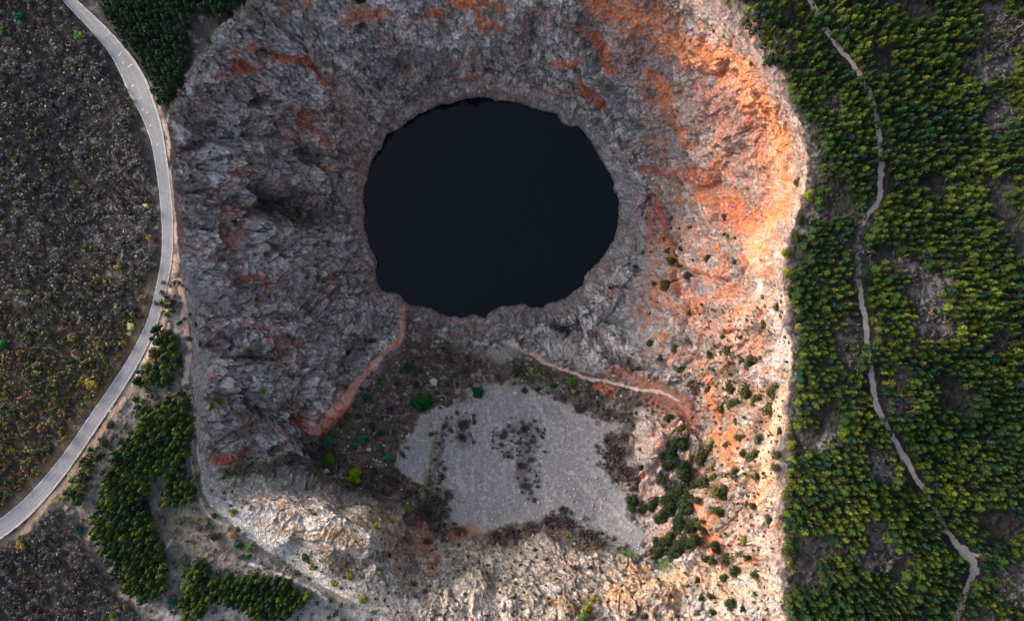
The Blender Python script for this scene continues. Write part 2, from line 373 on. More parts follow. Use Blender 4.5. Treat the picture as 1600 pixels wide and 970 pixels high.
# south: pale limestone with ochre soil
mix(m_south*m_pit*.9, (.46, .41, .36))
for q_ in ((1.0, 61, .22), (.45, 62, .25)):
    nn = noise3(x*q_[0], y*q_[0], z*q_[0], q_[1]); C *= (1+(m_pit*nn*q_[2]*2.2)[..., None])
mix(m_south*m_pit*ss(.0, .22, nB+nC*.35)*.7, (.34, .22, .13))
mix(m_south*m_pit*ss(.05, .2, -nB-nC*.7)*.6, (.24, .23, .225))
mix(m_east*m_pit*ss(1090, 1190, U+wu*3)*.7*ss(-.35, .05, nB+nC*.4), (.30, .19, .125))
low = m_east*m_pit*ss(470, 620, V+wv*3)*(U > 1060)
mix(low*ss(-.1, .2, nB+nC*.5)*.75, (.30, .18, .10)); mix(low*ss(.05, .25, -nA+nC*.5)*.6, (.20, .15, .10)); mix(low*ss(.15, .3, nC+nA*.4)*.5, (.36, .32, .29)); mix(low*ss(.04, .2, nB*.8-nA*.6+nC*.3)*.6, (.13, .115, .05))
mix(m_south*m_pit*ss(700, 1150, U)*ss(-.1, .2, nA+nC*.4)*.6, (.58, .33, .18))
C *= (1+BT*m_wall*.7+RUN*(m_wall-m_south*m_pit*.7)*.75)[..., None]; mix((m_north+m_east)*m_pit*ss(.2, .42, -RUN)*.4, (.15, .14, .145))
mix(m_wall*(1-ss(.05, .5, J))*.55, (.13, .12, .115)); mix(m_wall*(1-ss(.0, .45, J2+nC*.3))*.5*ss(-.2, .1, nA+nB), (.085, .078, .075))
# floor and scree
mix(m_floor*m_pit*(1-m_scree), (.075, .058, .052))
mix(m_floor*m_pit*(1-m_scree)*ss(.1, .3, nB+nC*.3)*.55, (.15, .12, .11))
mix(m_floor*m_pit*(1-m_scree)*ss(.05, .25, nA+nC*.5-nB*.3)*.5, (.085, .085, .04)); mix(m_floor*m_pit*(1-m_scree)*ss(.12, .3, -nB+nC*.6)*.7, (.24, .225, .23))
mix(ss(.15, .85, m_scree+nC*.5+nB*.4), (.215, .215, .23))
sc_ = noise2(np.arctan2(U-720, V-420)*34, np.hypot(U-720, V-420)/60, 66); mix(m_scree*ss(.15, .4, sc_+nC*.3)*.45, (.36, .35, .355)); mix(m_scree*ss(.15, .4, -sc_+nC*.3)*.4, (.17, .165, .175))
mix(m_scree*ss(-.05, .3, nA+nB*.3)*.35, (.20, .195, .205))
mix(m_scree*ss(.1, .35, nC+nB*.4)*.5, (.35, .35, .36))
mix(m_scree*ss(.1, .35, -nC-nA*.5)*.4, (.16, .155, .165))
# band just above the waterline, mauve grey
mix(m_wall*(1-ss(5, 42, -d_lake))*.4, (.40, .34, .34)); mix(m_wall*(1-ss(1.5, 5.0, -d_lake+nC*3))*.5, (.12, .11, .11))
# plateau patches
def blob(cx, cy, rx, ry, c, a=.8, warp=2.0):
    m = 14+max(rx, ry)*1.8
    i0 = np.searchsorted(ua, cx-m); i1 = np.searchsorted(ua, cx+m); j0 = np.searchsorted(va, cy-m); j1 = np.searchsorted(va, cy+m)
    sl = (slice(j0, j1), slice(i0, i1))
    d = np.hypot((U[sl]+wu[sl]*warp-cx)/rx, (V[sl]+wv[sl]*warp-cy)/ry)
    k = (1-ss(.45, 1.35, d+nB[sl]*1.3+nC[sl]*.8))*a
    mix(k, c, sl); return sl, k
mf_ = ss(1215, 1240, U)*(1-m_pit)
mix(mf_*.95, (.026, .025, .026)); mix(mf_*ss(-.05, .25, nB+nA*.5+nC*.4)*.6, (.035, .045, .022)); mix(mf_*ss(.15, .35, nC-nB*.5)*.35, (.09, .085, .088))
LIME = (.21, .205, .215)
CLEAR = [(1452,455,42,52),(1410,400,16,30),(1326,545,22,42),(1408,590,14,24),(1378,728,28,26),(1372,850,24,52),(1550,95,52,34),
         (1570,50,50,40),(1590,910,36,50),(1565,180,30,30),(1290,690,10,25),(1262,360,12,24),(1410,635,18,16),(1460,510,40,30),(1345,390,16,60),(1540,985,50,40),
         (1300,160,18,22)]
for q in CLEAR[:3]+CLEAR[3:]: blob(*q, LIME if q[2]*q[3] < 3000 else (.09, .08, .08), .75)
blob(1452, 440, 14, 30, (.36, .35, .36), .8); blob(1480, 500, 14, 22, (.34, .28, .27), .7); blob(1545, 100, 18, 12, (.36, .36, .38), .8); blob(1400,395,7,26,(.34,.34,.36),.8)
# land between the road and the rim
STRIP = [(250,440),(300,440),(308,600),(318,770),(345,800),(420,862),(540,935),(600,980),(560,1100),(200,1100),(215,940),(160,860),(100,770),(150,700),(215,600),(240,520)]
ms_ = poly_mask(STRIP, 8, 1.4)*(1-m_pit)
mix(ms_*.9, (.13, .12, .11)); mix(ms_*ss(.0, .25, nB+nC*.6)*.6, (.19, .182, .178)); mix(ms_*ss(.08, .3, -nB+nA*.4)*.7, (.12, .105, .08))
mix(ms_*ss(.1, .3, nA-nB*.5)*.5, (.22, .15, .10))
blob(300, 820, 60, 45, (.14, .125, .09), .65); blob(290, 880, 26, 26, (.08, .12, .06), .6)
for q in [(345,962,34,26),(500,960,60,26),(560,965,40,22),(430,985,60,20),(270,960,30,16),(240,900,10,30),(215,690,10,40),(180,770,14,50),(213,640,8,26),(245,850,12,12),(330,885,20,8),(275,500,10,30)]:
    blob(*q, (.25, .245, .25), .75, 1.4)
blob(350, 875, 26, 16, (.2, .15, .14), .6)
# bare reddish verge along the east side of the road, pale limestone crest of the rim
for w_, c_, a_, off in [(9, (.40, .25, .19), .7, 14), (5, (.46, .38, .33), .6, 12)]:
    sl, m = stroke([(p[0]+off, p[1]+4) for p in RD[::6] if 150 < p[1] < 640], w_, 1.2, .6); mix(m*a_*ss(-.3, .1, nB[sl]), c_, sl)
sl, m = stroke([(p[0]+16+max(0,(p[1]-600)*.02), p[1]+10) for p in RD[::6] if 560 < p[1] < 860 and p[0] > -50], 7, 1.2, .6); mix(m*.6, (.33, .24, .17), sl)
sl, m = stroke([(p[0]-17, p[1]-8) for p in RD[::6] if 420 < p[1] < 860 and p[0] > -50], 9, 1.6, .8); mix(m*.55, (.20, .13, .07), sl)
crest = m_pit*(1-ss(6, 34, d_rim+wu*1.5))*ss(380, 470, V)*(U < 900)
mix(crest*.85, (.50, .485, .475))
crestE = m_pit*(1-ss(8, 26, d_rim+wu*1.5))*(U > 1000)
mix(crestE*.35*ss(-.05, .15, nB+nC*.5), (.34, .32, .315)); mix(crestE*.5*ss(.05, .2, -nB+nC*.3), (.48, .32, .25))
crestN = (1-ss(0, 26, -d_rim+wu))*(1-m_pit)*(U > 1000); mix(crestN*.4*ss(-.1, .2, nB+nC), (.24, .22, .22))
RED = (.52, .13, .07); ORG = (.68, .23, .095); PNK = (.48, .28, .22); PAL = (.50, .49, .50); DRK = (.055, .05, .055); BRN = (.24, .15, .08); OLV = (.15, .14, .06)
STAIN_AND_LIGHT = [
 # the big orange band along the east crest
 ([(900,-30,14),(940,0,20),(985,30,24),(1030,62,24),(1085,85,24),(1130,100,24),(1165,135,22),(1190,175,20),(1212,215,18),(1216,270,18),(1212,330,18),(1190,375,14),(1170,410,9)],ORG,.92),
 ([(960,5,6),(1000,40,8),(1060,80,9),(1120,108,9),(1170,150,8),(1205,220,8),(1214,300,8)],(.76,.38,.2),.7),  # brighter core of the band, a sunlit highlight painted into the colour
 ([(1200,350,12),(1182,375,14),(1180,430,8)],(.7,.42,.26),.6),
 ([(905,50,5),(925,65,9),(945,90,9),(960,110,5)],RED,.9),([(930,60,4),(955,85,7),(962,108,5)],ORG,.7),
 ([(1015,110,6),(1040,145,11),(1058,190,9),(1075,228,5)],ORG,.9),([(1000,140,4),(1020,170,5),(1060,215,4)],RED,.5),
 ([(905,125,5),(912,145,8),(945,162,7)],RED,.9),([(840,142,4),(880,145,5),(915,150,5)],RED,.6),([(862,90,4),(880,98,6),(900,92,5),(895,108,4)],ORG,.8),
 ([(700,0,7),(740,6,12),(780,12,8)],ORG,.95),([(745,28,4),(762,38,7),(785,52,5)],ORG,.8),([(655,38,4),(680,28,6),(700,25,4)],ORG,.85),
 ([(535,32,8),(560,20,12),(600,22,8)],ORG,.65),([(478,12,5),(484,-8,6)],ORG,.8),([(450,25,3),(455,8,3)],ORG,.5),
 ([(335,115,3),(365,106,6),(400,100,7)],RED,.9),([(430,92,6),(455,90,6),(478,98,5)],RED,.85),([(440,95,3),(460,92,3)],ORG,.6),
 ([(355,85,4),(370,72,5)],RED,.7),([(395,70,6),(405,85,6),(400,100,5)],RED,.7),([(475,90,5),(495,105,6),(502,130,6)],RED,.85),
 ([(462,172,5),(475,185,7),(490,200,7),(510,230,7)],RED,.6),([(505,262,3),(509,280,4)],RED,.95),([(505,215,8),(530,225,8)],PNK,.5),
 ([(345,262,4),(370,270,8),(385,275,5)],RED,.35),([(300,200,6),(305,225,5)],RED,.35),([(270,160,6),(278,130,6)],PNK,.7),
 ([(540,150,16),(560,200,16),(560,260,16),(570,300,10)],PNK,.35),([(420,285,12),(440,290,10)],PNK,.3),
 ([(675,92,3),(715,97,5),(745,97,3)],PNK,.7),([(730,122,6),(745,118,6)],RED,.5),([(640,118,6),(636,120,6)],PNK,.7),([(775,105,5)],ORG,.5),([(740,130,4),(790,150,4),(830,160,4)],PNK,.6),
 # east face rust fields
 ([(1060,275,12),(1090,275,14),(1115,280,12)],RED,.65),([(1100,300,16),(1135,310,18),(1120,340,16)],ORG,.6),([(1140,330,18),(1170,345,18),(1180,320,12)],RED,.6),
 ([(1160,360,16),(1190,345,16)],ORG,.5),([(1080,370,14),(1100,385,12)],PNK,.8),([(1000,265,4),(1020,270,8),(1060,272,6)],RED,.6),([(1120,260,8),(1130,240,8)],ORG,.6),
 ([(1100,140,30),(1150,200,30),(1160,280,24)],PNK,.5),([(1120,160,10),(1140,210,10)],RED,.4),([(1140,120,10),(1175,190,8),(1190,250,7)],RED,.5),
 ([(990,285,3),(992,340,4),(996,400,3)],RED,.8),([(1016,340,3),(1019,400,4),(1018,450,5),(1014,490,3)],ORG,.8),([(1020,290,4),(1030,330,4),(1045,400,4),(1068,460,6),(1070,500,4)],RED,.6),
 ([(1080,480,16),(1110,470,14),(1140,450,10)],ORG,.5),([(1040,470,8),(1060,490,8)],ORG,.45),([(1090,425,8),(1130,432,12)],ORG,.55),([(1095,510,14),(1130,500,14)],PNK,.7),
 ([(985,440,4),(990,430,5)],RED,.6),([(950,470,4),(956,450,5)],RED,.6),([(1120,440,20),(1150,480,24),(1160,540,20)],PNK,.55),
 ([(1085,440,5),(1105,460,5),(1140,435,6)],(.22,.17,.19),.5),([(1085,448,9),(1108,450,7)],(.26,.27,.31),.8),
 ([(1055,250,10),(1065,230,8)],(.32,.33,.37),.7),([(985,290,18),(1000,350,14),(1000,420,20),(960,490,20),(1010,520,22),(940,500,14)],(.36,.35,.37),.75),
 ([(1040,200,14),(1070,250,10)],(.3,.3,.33),.5),([(1000,60,12),(1030,110,10)],(.36,.33,.34),.5),([(1080,150,14),(1095,190,12)],(.36,.32,.33),.5),
 ([(1108,590,6),(1118,640,8),(1128,680,9),(1145,720,6)],ORG,.85),([(1220,625,6),(1205,680,7),(1195,740,8),(1190,790,6)],(.70,.44,.28),.85),([(1150,650,5),(1150,730,6)],ORG,.5),
 ([(1095,780,8),(1105,830,10),(1120,850,10)],ORG,.7),([(992,700,6),(998,735,6)],RED,.8),([(1005,720,5),(1000,750,5)],ORG,.6),([(1010,660,14),(1020,720,18),(1010,770,12)],(.46,.38,.35),.6),
 ([(1160,820,14),(1150,860,14),(1190,850,14)],(.56,.46,.40),.7),([(1085,690,8),(1082,700,8)],PAL,.85),([(1170,590,16),(1210,560,16),(1222,520,14)],PAL,.6),
 ([(1110,560,16),(1160,520,20),(1180,480,16)],(.52,.36,.27),.6),
 ([(455,905,14),(560,925,18),(640,950,16)],(.66,.60,.52),.8),([(330,790,10),(420,840,14),(480,870,14)],(.60,.56,.51),.55),  # first stroke: paler colour makes up for shade on the south-west slope
 ([(700,650,5),(690,700,6),(672,750,6),(672,800,7)],(.085,.07,.065),.85),([(1100,700,8),(1120,790,9),(1090,850,9)],(.12,.11,.05),.6),([(1150,640,7),(1190,620,7)],(.12,.11,.05),.6),
 # pit floor rust and paths' surroundings
 ([(960,572,10),(1000,590,12),(1050,620,14),(1085,650,12)],(.26,.12,.09),.85),([(1010,625,8),(1050,645,10),(1080,665,8)],(.30,.11,.07),.7),([(930,608,5),(960,615,6)],RED,.5),
 ([(893,546,7)],ORG,.85),([(860,530,14),(893,546,22),(925,560,14)],(.46,.45,.45),.7),
 ([(500,670,9),(525,650,8),(550,625,6)],RED,.85),([(520,625,8),(535,610,6)],(.36,.17,.13),.6),([(478,655,7),(488,672,6)],RED,.6),
 ([(668,860,5),(668,830,6),(655,810,4)],(.34,.15,.08),.8),([(655,845,5),(648,825,4)],ORG,.4),([(680,870,6),(670,890,5)],ORG,.5),([(715,835,12),(730,825,10)],(.24,.10,.07),.8),([(645,870,6),(655,850,6)],RED,.4),
 ([(665,790,3),(668,740,3),(672,700,4),(690,660,5)],OLV,.7),([(685,670,7),(700,640,8)],(.30,.26,.25),.6),([(690,790,7),(700,760,5)],(.26,.21,.22),.6),
 # west wall
 ([(330,718,9),(355,722,7),(380,705,7)],RED,.85),([(345,745,10),(400,740,14),(430,735,10)],OLV,.8),([(380,655,6),(400,670,5)],RED,.4),([(420,445,8),(390,430,5)],RED,.5),
 ([(410,500,6),(412,475,6),(428,450,5),(460,420,5),(478,398,4)],(.42,.34,.29),.8),([(408,490,5),(415,475,5)],RED,.4),([(340,530,8),(350,480,8)],PNK,.25),
 ([(330,625,5),(345,628,5)],OLV,.7),([(378,590,8),(360,600,5)],(.33,.25,.2),.5),([(465,585,3),(472,610,3),(478,650,4)],PNK,.6),
 ([(300,420,12),(310,450,14),(320,480,10)],(.5,.5,.51),.7),([(330,450,16),(350,470,14)],(.42,.42,.44),.6),([(310,660,6),(318,720,8),(330,745,8)],(.52,.51,.52),.7),([(430,745,12),(470,720,12)],(.30,.30,.31),.5),
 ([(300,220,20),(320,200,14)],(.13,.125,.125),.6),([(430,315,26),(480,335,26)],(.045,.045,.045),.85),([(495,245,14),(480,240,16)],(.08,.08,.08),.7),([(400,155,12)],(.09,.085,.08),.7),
 ([(280,105,8),(310,80,10),(340,60,12)],(.40,.40,.42),.6),([(285,60,12),(280,20,14)],(.24,.24,.26),.7),
 ([(340,330,10),(300,370,10)],(.35,.35,.37),.5),([(600,500,14),(560,540,10)],(.07,.065,.065),.6),([(860,505,9),(885,522,6)],(.045,.045,.05),.9),([(960,556,8),(1000,572,8)],(.055,.05,.055),.8),  # near-black strokes along carved hollows and the wall foot
 ([(640,160,8),(700,110,14),(640,90,16),(600,110,16)],(.17,.175,.19),.6),([(930,100,12),(960,150,14),(990,200,10)],(.16,.155,.17),.65),
 # south ledges
 ([(440,830,10),(470,835,8)],BRN,.6),([(520,830,12),(560,850,10),(540,870,10)],BRN,.75),([(620,800,8),(560,815,8)],BRN,.5),([(445,800,6),(440,790,6)],BRN,.4),([(500,860,10),(545,885,6)],BRN,.6),
 ([(870,940,12),(895,955,14)],BRN,.85),([(915,935,6),(905,960,8)],OLV,.7),([(700,830,10),(900,835,12)],BRN,.3),([(340,790,8),(370,810,10),(420,800,12)],PAL,.7),([(360,770,6),(420,765,8),(480,770,7)],(.42,.42,.43),.7),
 ([(600,840,8),(570,870,5),(520,850,6)],(.5,.48,.46),.5),([(780,870,16),(840,880,16),(800,930,16),(720,950,18)],(.60,.52,.45),.55),([(1000,900,14),(960,930,16),(1060,900,12),(1050,950,16)],(.66,.38,.2),.6),
 ([(835,832,4),(825,834,3)],(.06,.16,.03),.8),([(893,843,6)],(.07,.15,.03),.8),([(978,864,9),(990,868,6)],(.045,.12,.02),.9),([(1025,872,7),(1040,878,11)],(.045,.12,.02),.9),
 ([(930,855,8),(905,850,8)],(.12,.075,.05),.8),([(505,745,10),(520,760,10),(490,735,6)],(.17,.12,.07),.8),([(560,640,16),(530,690,10)],(.085,.08,.05),.6),
 ([(760,545,20),(800,535,20),(730,530,18)],(.23,.215,.23),.6),([(700,510,12),(660,510,10)],(.17,.15,.165),.6),([(640,485,8),(648,500,6)],(.3,.28,.29),.6),
 ([(800,500,14),(830,505,12)],(.24,.215,.235),.6),([(690,520,5),(700,530,4)],(.4,.4,.4),.6),([(765,545,10),(790,560,8)],(.28,.275,.28),.6),
 ([(820,670,14),(825,700,12),(815,740,14),(822,770,9)],(.10,.085,.095),.75),([(785,680,8),(790,690,6)],(.11,.09,.10),.6),([(725,665,12),(730,690,10)],(.13,.10,.11),.7),
 ([(890,740,2),(950,790,3),(990,830,2)],(.40,.36,.35),.6),
]
st = np.zeros(U.shape, F); st[pm] = fbm(TH[pm]*13, RR[pm]/4.2, F(.4), 3, 59)
vn = np.zeros(U.shape, F); vn[pm] = 1-np.abs(fbm(qx/38, qy/38, qz/30, 3, 96))*5.5
for k_, c_ in ((nA+nC*.4, RED), (-nA+nC*.4, (.46, .27, .23))):
    mix((m_west+m_north)*ss(.55, .95, vn)*ss(.05, .22, k_)*.38, c_)
for pts, c, a in STAIN_AND_LIGHT:
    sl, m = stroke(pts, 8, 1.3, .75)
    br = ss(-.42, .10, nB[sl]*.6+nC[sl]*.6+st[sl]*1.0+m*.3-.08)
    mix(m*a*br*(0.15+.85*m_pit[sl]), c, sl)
# rust runs in thin broken streaks, following the strata
st = np.zeros(U.shape, F)
st[pm] = fbm(TH[pm]*15, RR[pm]/5.0, F(.4), 3, 55)
mix(m_east*m_pit*ss(.10, .30, st)*.7, (.58, .19, .085)); mix(m_east*m_pit*ss(.12, .30, -st)*.6, (.30, .28, .29))
st2 = np.zeros(U.shape, F); st2[pm] = fbm(TH[pm]*9+3, RR[pm]/2.6, F(.7), 2, 58); mix(m_east*m_pit*ss(.26, .42, st2)*.7, (.13, .085, .075))
for pts_, w_ in (([(960,95),(985,150),(1005,205),(1022,265)], 1.8), ([(1022,265),(1036,330),(1046,400),(1062,465),(1072,545)], 2.2), ([(905,60),(935,95),(950,140)], 2.2), ([(1085,100),(1110,160),(1130,230)], 1.6), ([(1150,170),(1180,220),(1196,290)], 1.6), ([(1070,360),(1078,440),(1085,520)], 1.8), ([(1115,590),(1135,660),(1150,740)], 2.0), ([(1190,470),(1180,560),(1165,640)], 2.0), ([(1190,640),(1175,720),(1170,800)], 1.8)):
    sl, m = stroke(pts_, w_, 1.3, .7); mix(m*.6*ss(-.3, .0, nB[sl]), (.15, .075, .06), sl)
mix(m_north*ss(.22, .4, st)*.35, (.36, .2, .17))
# cracks and joints are coloured dark above; only grain is added here
C *= (1+nC[..., None]*.35)
# paths
PATH_A = [(632,476,3),(628,500,3.2),(627,520,4),(615,543,3.5),(590,562,4),(570,582,5),(552,608,6),(535,632,8),(515,652,9),(494,672,6)]
PATH_B = [(786,538,3.5),(805,543,4.2),(835,556,3.6),(855,570,2.4),(885,579,2.4),(915,590,2.4),(945,598,2.4),(975,602,2.2),(1005,609,2.2),(1035,613,2),(1060,625,2)]
PATH_C = [(280,440,5),(288,470,3.5),(287,500,4),(294,540,3.5),(294,565,4),(290,595,4),(294,620,5),(296,648,4)]
PATH_D = [(302,680,2),(300,710,2),(303,745,2),(312,775,2),(322,795,2),(336,812,2),(355,820,2)]
CLS = np.zeros(U.shape, np.int8)   # 0 ground 1 cliff 2 floor 3 scree 4.. paths
CLS[m_pit > .5] = 1
CLS[(m_pit > .5)&(m_floor > .5)] = 2
CLS[(m_pit > .5)&(m_scree > .5)] = 3
def lay_path(pts, k, c1, c2, warp=.55):
    dd = dens(pts, 8)
    m = 30; i0 = np.searchsorted(ua, dd[:, 0].min()-m); i1 = np.searchsorted(ua, dd[:, 0].max()+m)
    j0 = np.searchsorted(va, dd[:, 1].min()-m); j1 = np.searchsorted(va, dd[:, 1].max()+m); sl = (slice(j0, j1), slice(i0, i1))
    d, w = seg_dist(U[sl]+wu[sl]*warp, V[sl]+wv[sl]*warp, dd, width=True)
    on = d < w*1.05
    c = rgb(*c1)*(1-ss(-.2, .3, nB[sl]+nC[sl]*.5)[..., None])+rgb(*c2)*ss(-.2, .3, nB[sl]+nC[sl]*.5)[..., None]
    C[sl] = np.where(on[..., None], c*(1+nC[sl][..., None]*.3), C[sl]); CLS[sl] = np.where(on, k, CLS[sl])
lay_path(PATH_A, 4, (.56, .25, .18), (.50, .36, .32))
lay_path(PATH_B, 5, (.38, .28, .25), (.46, .37, .34))
lay_path(PATH_C, 6, (.42, .27, .21), (.40, .34, .31))
lay_path(PATH_D, 6, (.30, .27, .22), (.26, .23, .2), .3)
lay_path([(391,880,2.4),(430,893,2.4),(462,906,2.4),(492,921,2.4),(510,935,2)], 7, (.40, .38, .37), (.46, .44, .43), .2)
lay_path([(280,828,1.6),(262,852,1.6),(252,868,1.8)], 7, (.38, .37, .37), (.42, .4, .4), .3)
TRW = [(p[0], p[1], 3.9) for p in TRACK]
lay_path(TRW, 8, (.40, .36, .34), (.46, .39, .36), .6)
lay_path([(1505,858,7),(1518,878,9),(1524,892,8)], 8, (.37, .33, .33), (.42, .37, .35), .6)
lay_path([(1515,862,2),(1545,866,3),(1568,862,5)], 8, (.28, .25, .25), (.36, .32, .32), .9)
C = np.clip(C, .012, .85)
print('colour', time.time()-T0)

# ------------------------------------------------------------------ materials
def newmat(name):
    m = bpy.data.materials.new(name); m.use_nodes = True; nt = m.node_tree
    return m, nt, nt.nodes['Principled BSDF']
def N(nt, t, **kw):
    n = nt.nodes.new(t)
    for k, v in kw.items():
        if hasattr(n, k): setattr(n, k, v)
        else: n.inputs[k].default_value = v
    return n
def terrain_mat(name, sc, bs, dist, var=.35, rough=.95):
    m, nt, b = newmat(name); L = nt.links.new
    a = N(nt, 'ShaderNodeAttribute', attribute_name='Col'); tc = N(nt, 'ShaderNodeTexCoord')
    n1 = N(nt, 'ShaderNodeTexNoise'); n1.inputs['Scale'].default_value = sc; n1.inputs['Detail'].default_value = 8; n1.inputs['Roughness'].default_value = .65
    L(tc.outputs['Object'], n1.inputs['Vector'])
    v1 = N(nt, 'ShaderNodeTexVoronoi', feature='DISTANCE_TO_EDGE'); v1.inputs['Scale'].default_value = sc*.8
    L(tc.outputs['Object'], v1.inputs['Vector'])
    mr = N(nt, 'ShaderNodeMapRange'); mr.inputs[1].default_value = .3; mr.inputs[2].default_value = .7; mr.inputs[3].default_value = 1-var; mr.inputs[4].default_value = 1+var
    L(n1.outputs['Fac'], mr.inputs[0])
    mu = N(nt, 'ShaderNodeVectorMath', operation='SCALE'); L(a.outputs['Color'], mu.inputs[0]); L(mr.outputs[0], mu.inputs['Scale'])
    L(mu.outputs[0], b.inputs['Base Color'])
    ad = N(nt, 'ShaderNodeMath', operation='MULTIPLY_ADD'); mn = N(nt, 'ShaderNodeMath', operation='MINIMUM'); mn.inputs[1].default_value = .12
    L(v1.outputs['Distance'], mn.inputs[0]); L(mn.outputs[0], ad.inputs[0]); ad.inputs[1].default_value = 3.0; L(n1.outputs['Fac'], ad.inputs[2])
    bp = N(nt, 'ShaderNodeBump'); bp.inputs['Strength'].default_value = bs; bp.inputs['Distance'].default_value = dist
    L(ad.outputs[0], bp.inputs['Height']); L(bp.outputs[0], b.inputs['Normal'])
    b.inputs['Roughness'].default_value = rough; b.inputs['Specular IOR Level'].default_value = .15
    return m
M_ROCK = terrain_mat('limestone_rock', .5, 1.0, 1.6, .5)
M_SOIL = terrain_mat('plateau_soil', .8, .7, .5, .35)
M_FLOOR = terrain_mat('pit_floor_soil', .9, .8, .6, .35)
M_SCREE = terrain_mat('scree_gravel', 1.4, .7, .4, .3)
M_PATH = terrain_mat('trodden_dirt', .9, .35, .25, .15)

def prop(o, **kw):
    for k, v in kw.items():
        if v is not None: o[k] = v
    return o
def mesh_obj(name, verts, faces, mat, parent=None, smooth=False, link=True):
    me = bpy.data.meshes.new(name); verts = np.asarray(verts, F)
    faces = np.asarray(faces, np.int32); k = faces.shape[1]
    me.vertices.add(len(verts)); me.vertices.foreach_set('co', verts.ravel())
    me.loops.add(faces.size); me.loops.foreach_set('vertex_index', faces.ravel())
    me.polygons.add(len(faces)); me.polygons.foreach_set('loop_start', np.arange(0, faces.size, k, dtype=np.int32))
    if smooth: me.polygons.foreach_set('use_smooth', np.ones(len(faces), bool))
    me.materials.append(mat)
    me.update(calc_edges=True)
    o = bpy.data.objects.new(name, me)
    if link: col.objects.link(o)
    if parent is not None: o.parent = parent
    return o
def set_col(o, c, name='Col'):
    at = o.data.color_attributes.new(name, 'FLOAT_COLOR', 'POINT')
    rgba = np.ones((len(c), 4), F); rgba[:, :3] = c; at.data.foreach_set('color', rgba.ravel())

VN = normals(P); flatP = P.reshape(-1, 3); flatC = C.reshape(-1, 3); flatN = VN.reshape(-1, 3)
jj, ii = np.meshgrid(np.arange(NV-1), np.arange(NU-1), indexing='ij')
q = np.stack([jj*NU+ii, (jj+1)*NU+ii, (jj+1)*NU+ii+1, jj*NU+ii+1], -1).reshape(-1, 4)
fc = CLS[:-1, :-1].reshape(-1)
deep = ((d_lake[:-1, :-1] > 30).reshape(-1))
def terrain(name, k, mat):
    f = q[(fc == k)&~deep]
    ids, inv = np.unique(f, return_inverse=True)
    o = mesh_obj(name, flatP[ids], inv.reshape(-1, 4), mat, smooth=True)
    set_col(o, flatC[ids]); o.data.normals_split_custom_set_from_vertices(flatN[ids].tolist())
    prop(o, kind='structure'); return o
terrain('ground', 0, M_SOIL); terrain('cliff_terrain', 1, M_ROCK); terrain('sinkhole_floor', 2, M_FLOOR); terrain('scree_slope', 3, M_SCREE)
terrain('red_dirt_path', 4, M_PATH); terrain('pale_footpath', 5, M_PATH); terrain('rim_footpath', 6, M_PATH); terrain('stone_ledge_path', 7, M_PATH); terrain('forest_track', 8, M_PATH)
print('terrain', time.time()-T0)

# point on the finished terrain for a survey position
def at(u, v):
    i = int(np.clip(np.searchsorted(ua, u)-1, 0, NU-2)); j = int(np.clip(np.searchsorted(va, v)-1, 0, NV-2))
    a = min(max((u-ua[i])/(ua[i+1]-ua[i]), 0), 1); b = min(max((v-va[j])/(va[j+1]-va[j]), 0), 1)
    return (P[j, i]*(1-a)+P[j, i+1]*a)*(1-b)+(P[j+1, i]*(1-a)+P[j+1, i+1]*a)*b
def atv(u, v):
    i = np.clip(np.searchsorted(ua, u), 0, NU-1); j = np.clip(np.searchsorted(va, v), 0, NV-1)
    return P[j, i], i, j

# ------------------------------------------------------------------ lake
m, nt, b = newmat('dark_lake_water')
b.inputs['Base Color'].default_value = (.0016, .0060, .0115, 1); b.inputs['Specular IOR Level'].default_value = .33; b.inputs['Roughness'].default_value = .12; b.inputs['IOR'].default_value = 1.33
tc = N(nt, 'ShaderNodeTexCoord'); nz = N(nt, 'ShaderNodeTexNoise'); nz.inputs['Scale'].default_value = .5; nz.inputs['Detail'].default_value = 4
nt.links.new(tc.outputs['Object'], nz.inputs['Vector']); bp = N(nt, 'ShaderNodeBump'); bp.inputs['Strength'].default_value = .25; bp.inputs['Distance'].default_value = .15
nt.links.new(nz.outputs['Fac'], bp.inputs['Height']); nt.links.new(bp.outputs[0], b.inputs['Normal'])
lp = dens([(x_, y_) for x_, y_ in LAKE]+[LAKE[0]], 8)[:-1]; c0 = lp.mean(0)
k = S*(H-LAKE_Z)/H; vs = [((c0[0]-800)*k, (485-c0[1])*k, LAKE_Z)]
for p in lp:
    e = (p-c0)/np.hypot(*(p-c0)); p = p+e*9; vs.append(((p[0]-800)*k, (485-p[1])*k, LAKE_Z))
n = len(lp); o = mesh_obj('lake_water', vs, [(0, 1+(i+1) % n, 1+i) for i in range(n)], m)
prop(o, kind='structure')

# ------------------------------------------------------------------ road
m, nt, b = newmat('worn_asphalt'); L = nt.links.new
uv = N(nt, 'ShaderNodeUVMap', uv_map='UVMap'); sp = N(nt, 'ShaderNodeSeparateXYZ'); L(uv.outputs[0], sp.inputs[0])
tc = N(nt, 'ShaderNodeTexCoord'); nz = N(nt, 'ShaderNodeTexNoise'); nz.inputs['Scale'].default_value = .5; nz.inputs['Detail'].default_value = 8; nz.inputs['Roughness'].default_value = .7; L(tc.outputs['Object'], nz.inputs['Vector'])
mp = N(nt, 'ShaderNodeMapping'); mp.inputs['Scale'].default_value = (14, .02, 1); L(uv.outputs[0], mp.inputs[0])
ns = N(nt, 'ShaderNodeTexNoise'); ns.inputs['Scale'].default_value = 1; ns.inputs['Detail'].default_value = 4; L(mp.outputs[0], ns.inputs['Vector'])
cr = N(nt, 'ShaderNodeValToRGB'); e = cr.color_ramp.elements
e[0].position = .3; e[0].color = (.12, .122, .13, 1); e[1].position = .7; e[1].color = (.30, .30, .315, 1)
